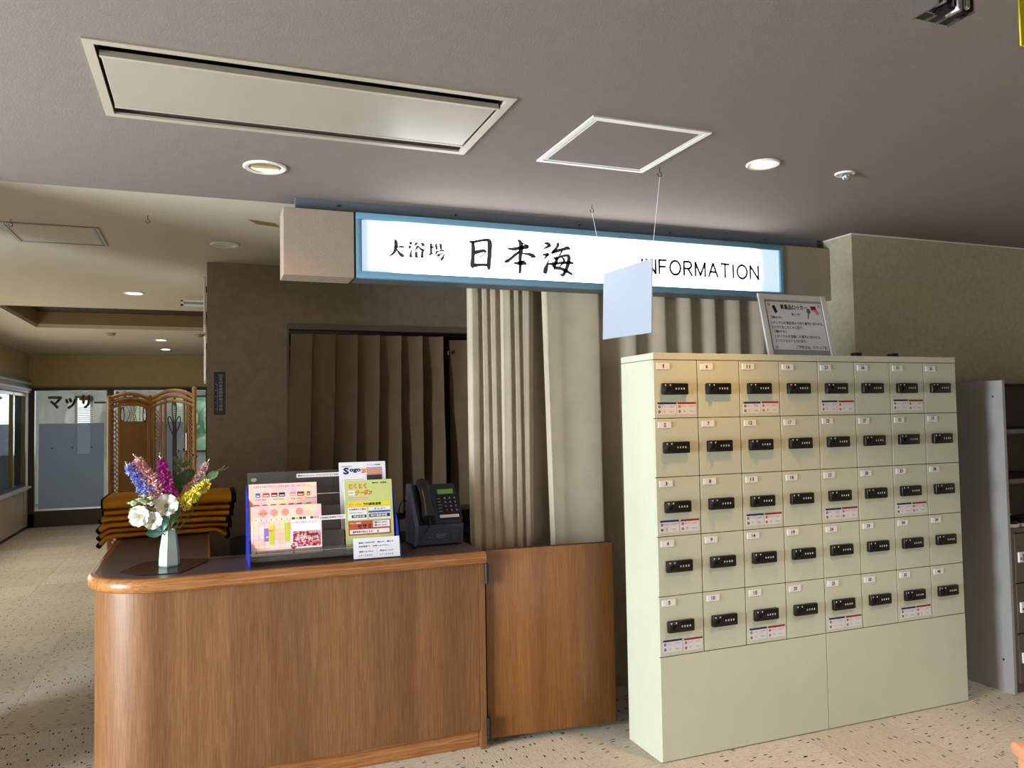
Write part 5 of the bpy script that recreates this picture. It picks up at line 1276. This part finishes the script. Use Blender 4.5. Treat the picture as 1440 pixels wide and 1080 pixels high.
# ------------------------------------------------------------------ rattan folding screen
rs = thing('rattan_screen', (-.38, 6.8, 0), 'honey rattan two-panel folding screen with arched tops before the glass', 'folding screen')
def panel(p0, p1, hl, hr, style, rise):
    p0 = Vector((p0[0], p0[1], 0)); p1 = Vector((p1[0], p1[1], 0)); r = (p1-p0); W = r.length; r.normalize(); n_ = r.cross(Z)
    m_ = Matrix((r, n_, Z)).transposed().to_4x4(); m_.translation = p0      # local x across, y towards the viewer, z up
    T_ = lambda mat, nm, pts, rad, n=8: MB(m_).use(mat).tube(pts, rad, n).build(nm, parent=rs, smooth=60)
    T_(rattan_m, 'post', [(.012, 0, .02), (.012, 0, hl)], .016); T_(rattan_m, 'post', [(W-.012, 0, .02), (W-.012, 0, hr)], .016)
    MB(m_).use(rattan_m).ball((.012, 0, hl), .019, n=10, m=6).build('finial', parent=rs, smooth=60); MB(m_).use(rattan_m).ball((W-.012, 0, hr), .019, n=10, m=6).build('finial', parent=rs, smooth=60)
    def arch(x): t = (x/W)*2-1; return rise*(1-t*t)
    zb = min(hl, hr)-.014
    for k in range(3):
        dz = k*.034
        T_(rattan_m, 'arched_rail', [(W*i/14, .004*k, zb+arch(W*i/14)*(1-.12*k)-dz) for i in range(15)], .0155 if k < 2 else .012)
    for z in (.10, .50, .98) if style else (.10, .50): T_(rattan_m, 'cross_rail', [(0, 0, z), (W, 0, z)], .010)
    xs = (.065, .235, .335) if False else None
    a, b = (W*.24, W*.93) if not style else (W*.30, W*.74)
    a2, b2 = (None, None) if not style else (W*.20, W*.84)
    zt_ = lambda x: zb+arch(x)-.070
    for x in (a, b): T_(rattan_m, 'stile', [(x, 0, .05), (x, 0, zt_(x)+.02)], .011)
    if style:
        for x in (a2, b2): T_(rattan_m, 'stile', [(x, 0, .05), (x, 0, zt_(x)+.01)], .009)
    # side lattice
    def lattice(x0, x1):
        mb = MB(m_).use(rattan_m); z = .12
        while z < zt_(x0)-.06:
            mb.tube([(x0, .003, z+.06), (x1, .003, z)], .0038, 5); mb.tube([(x0, -.003, z), (x1, -.003, z+.06)], .0028, 5); z += .034
        tag(mb.build('lattice', parent=rs), kind='stuff')
    if style: lattice(.028, a2); lattice(b2, W-.028)
    else: lattice(.028, a)
    if not style:
        # woven cane sheet with an open flower-shaped top
        def ring(cx, cz, rx, rz, rad=.004, mat=rattan_dark_m):
            MB(m_).use(mat).tube([(cx+rx*math.sin(t)*(1 if math.cos(t) < 0 else .8), .006, cz+rz*math.cos(t)) for t in [2*math.pi*k/18 for k in range(18)]], rad, 6, closed=True).build('bent_cane', parent=rs, smooth=60)
        top = zt_((a+b)/2)+.01; c0 = (a+b)/2
        MB(m_).use(woven_m).box(a, -.004, .12, b, .004, top-.155).build('woven_sheet', parent=rs)
        mb = MB(m_).use(rattan_m)
        for k in range(9):
            x = a+(b-a)*(k+.5)/9
            if k in (2, 3, 4, 5): mb.tube([(x, 0, top-.16), (x+(c0-x)*.5, 0, top-.09), (x+(x-c0)*.1, 0, top-.03), (x, 0, top+.0)], .0034, 5)
            else: mb.tube([(x, 0, top-.16), (x, 0, zt_(x))], .0042, 5)
        tag(mb.build('open_canes', parent=rs), kind='stuff')
        MB(m_).use(woven_m).box(a, -.004, top-.035, b, .004, top+.008).build('woven_sheet', parent=rs)
        for x in (.10, .88): ring(a+(b-a)*x, top-.10, .018, .055)
    else:
        c0 = (a+b)/2; top = zt_(c0)
        def drop(cx, cz, tx, tz, w_, rad=.0045):
            # teardrop loop from the tail (tx, tz) round the head (cx, cz)
            d = Vector((cx-tx, 0, cz-tz)); L = d.length; d.normalize(); s = Vector((d.z, 0, -d.x)); pts = []
            for k in range(25):
                t = k/24; ang = 2*math.pi*t; al = L*(1-math.cos(ang))/2*1.08; wd = w_*math.sin(ang)*(al/L)**.7
                pts.append(tuple(Vector((tx, .006, tz))+d*al+s*wd))
            MB(m_).use(rattan_dark_m).tube(pts, rad, 6).build('bent_cane', parent=rs, smooth=60)
        drop(c0, top-.03, c0, top-.22, .026); drop(c0-.045, top-.15, c0-.004, top-.30, .024); drop(c0+.045, top-.15, c0+.004, top-.30, .024)
        MB(m_).use(rattan_dark_m).box(c0-.018, -.003, .99, c0+.018, .004, top-.22).build('centre_splat', parent=rs)
        for z1 in (.97,): drop(c0, z1-.02, c0, z1-.20, .026); drop(c0-.045, z1-.14, c0-.004, z1-.30, .024); drop(c0+.045, z1-.14, c0+.004, z1-.30, .024)
        MB(m_).use(rattan_dark_m).box(c0-.018, -.003, .12, c0+.018, .004, .78).build('centre_splat', parent=rs)
n = NT('woven cane'); v = n.mp((1, 1, 1)); wv = n.n('ShaderNodeTexWave', bands_direction='X'); wv.inputs['Scale'].default_value = 40; n.l(v, wv.inputs[0])
wv2 = n.n('ShaderNodeTexWave', bands_direction='Z'); wv2.inputs['Scale'].default_value = 40; n.l(v, wv2.inputs[0])
mm = n.math('MAXIMUM', wv.outputs['Fac'], wv2.outputs['Fac']); n.l(n.ramp(mm, [(.3, (104, 72, 36)), (.8, (164, 120, 66))]), n.b.inputs['Base Color']); n.set(Roughness=.5); n.bump(mm, .6, .003); woven_m = n.m
panel((-.700, 6.66), (-.425, 6.93), 1.690, 1.705, 0, .048)
panel((-.410, 6.93), (-.085, 6.70), 1.700, 1.757, 1, .062)
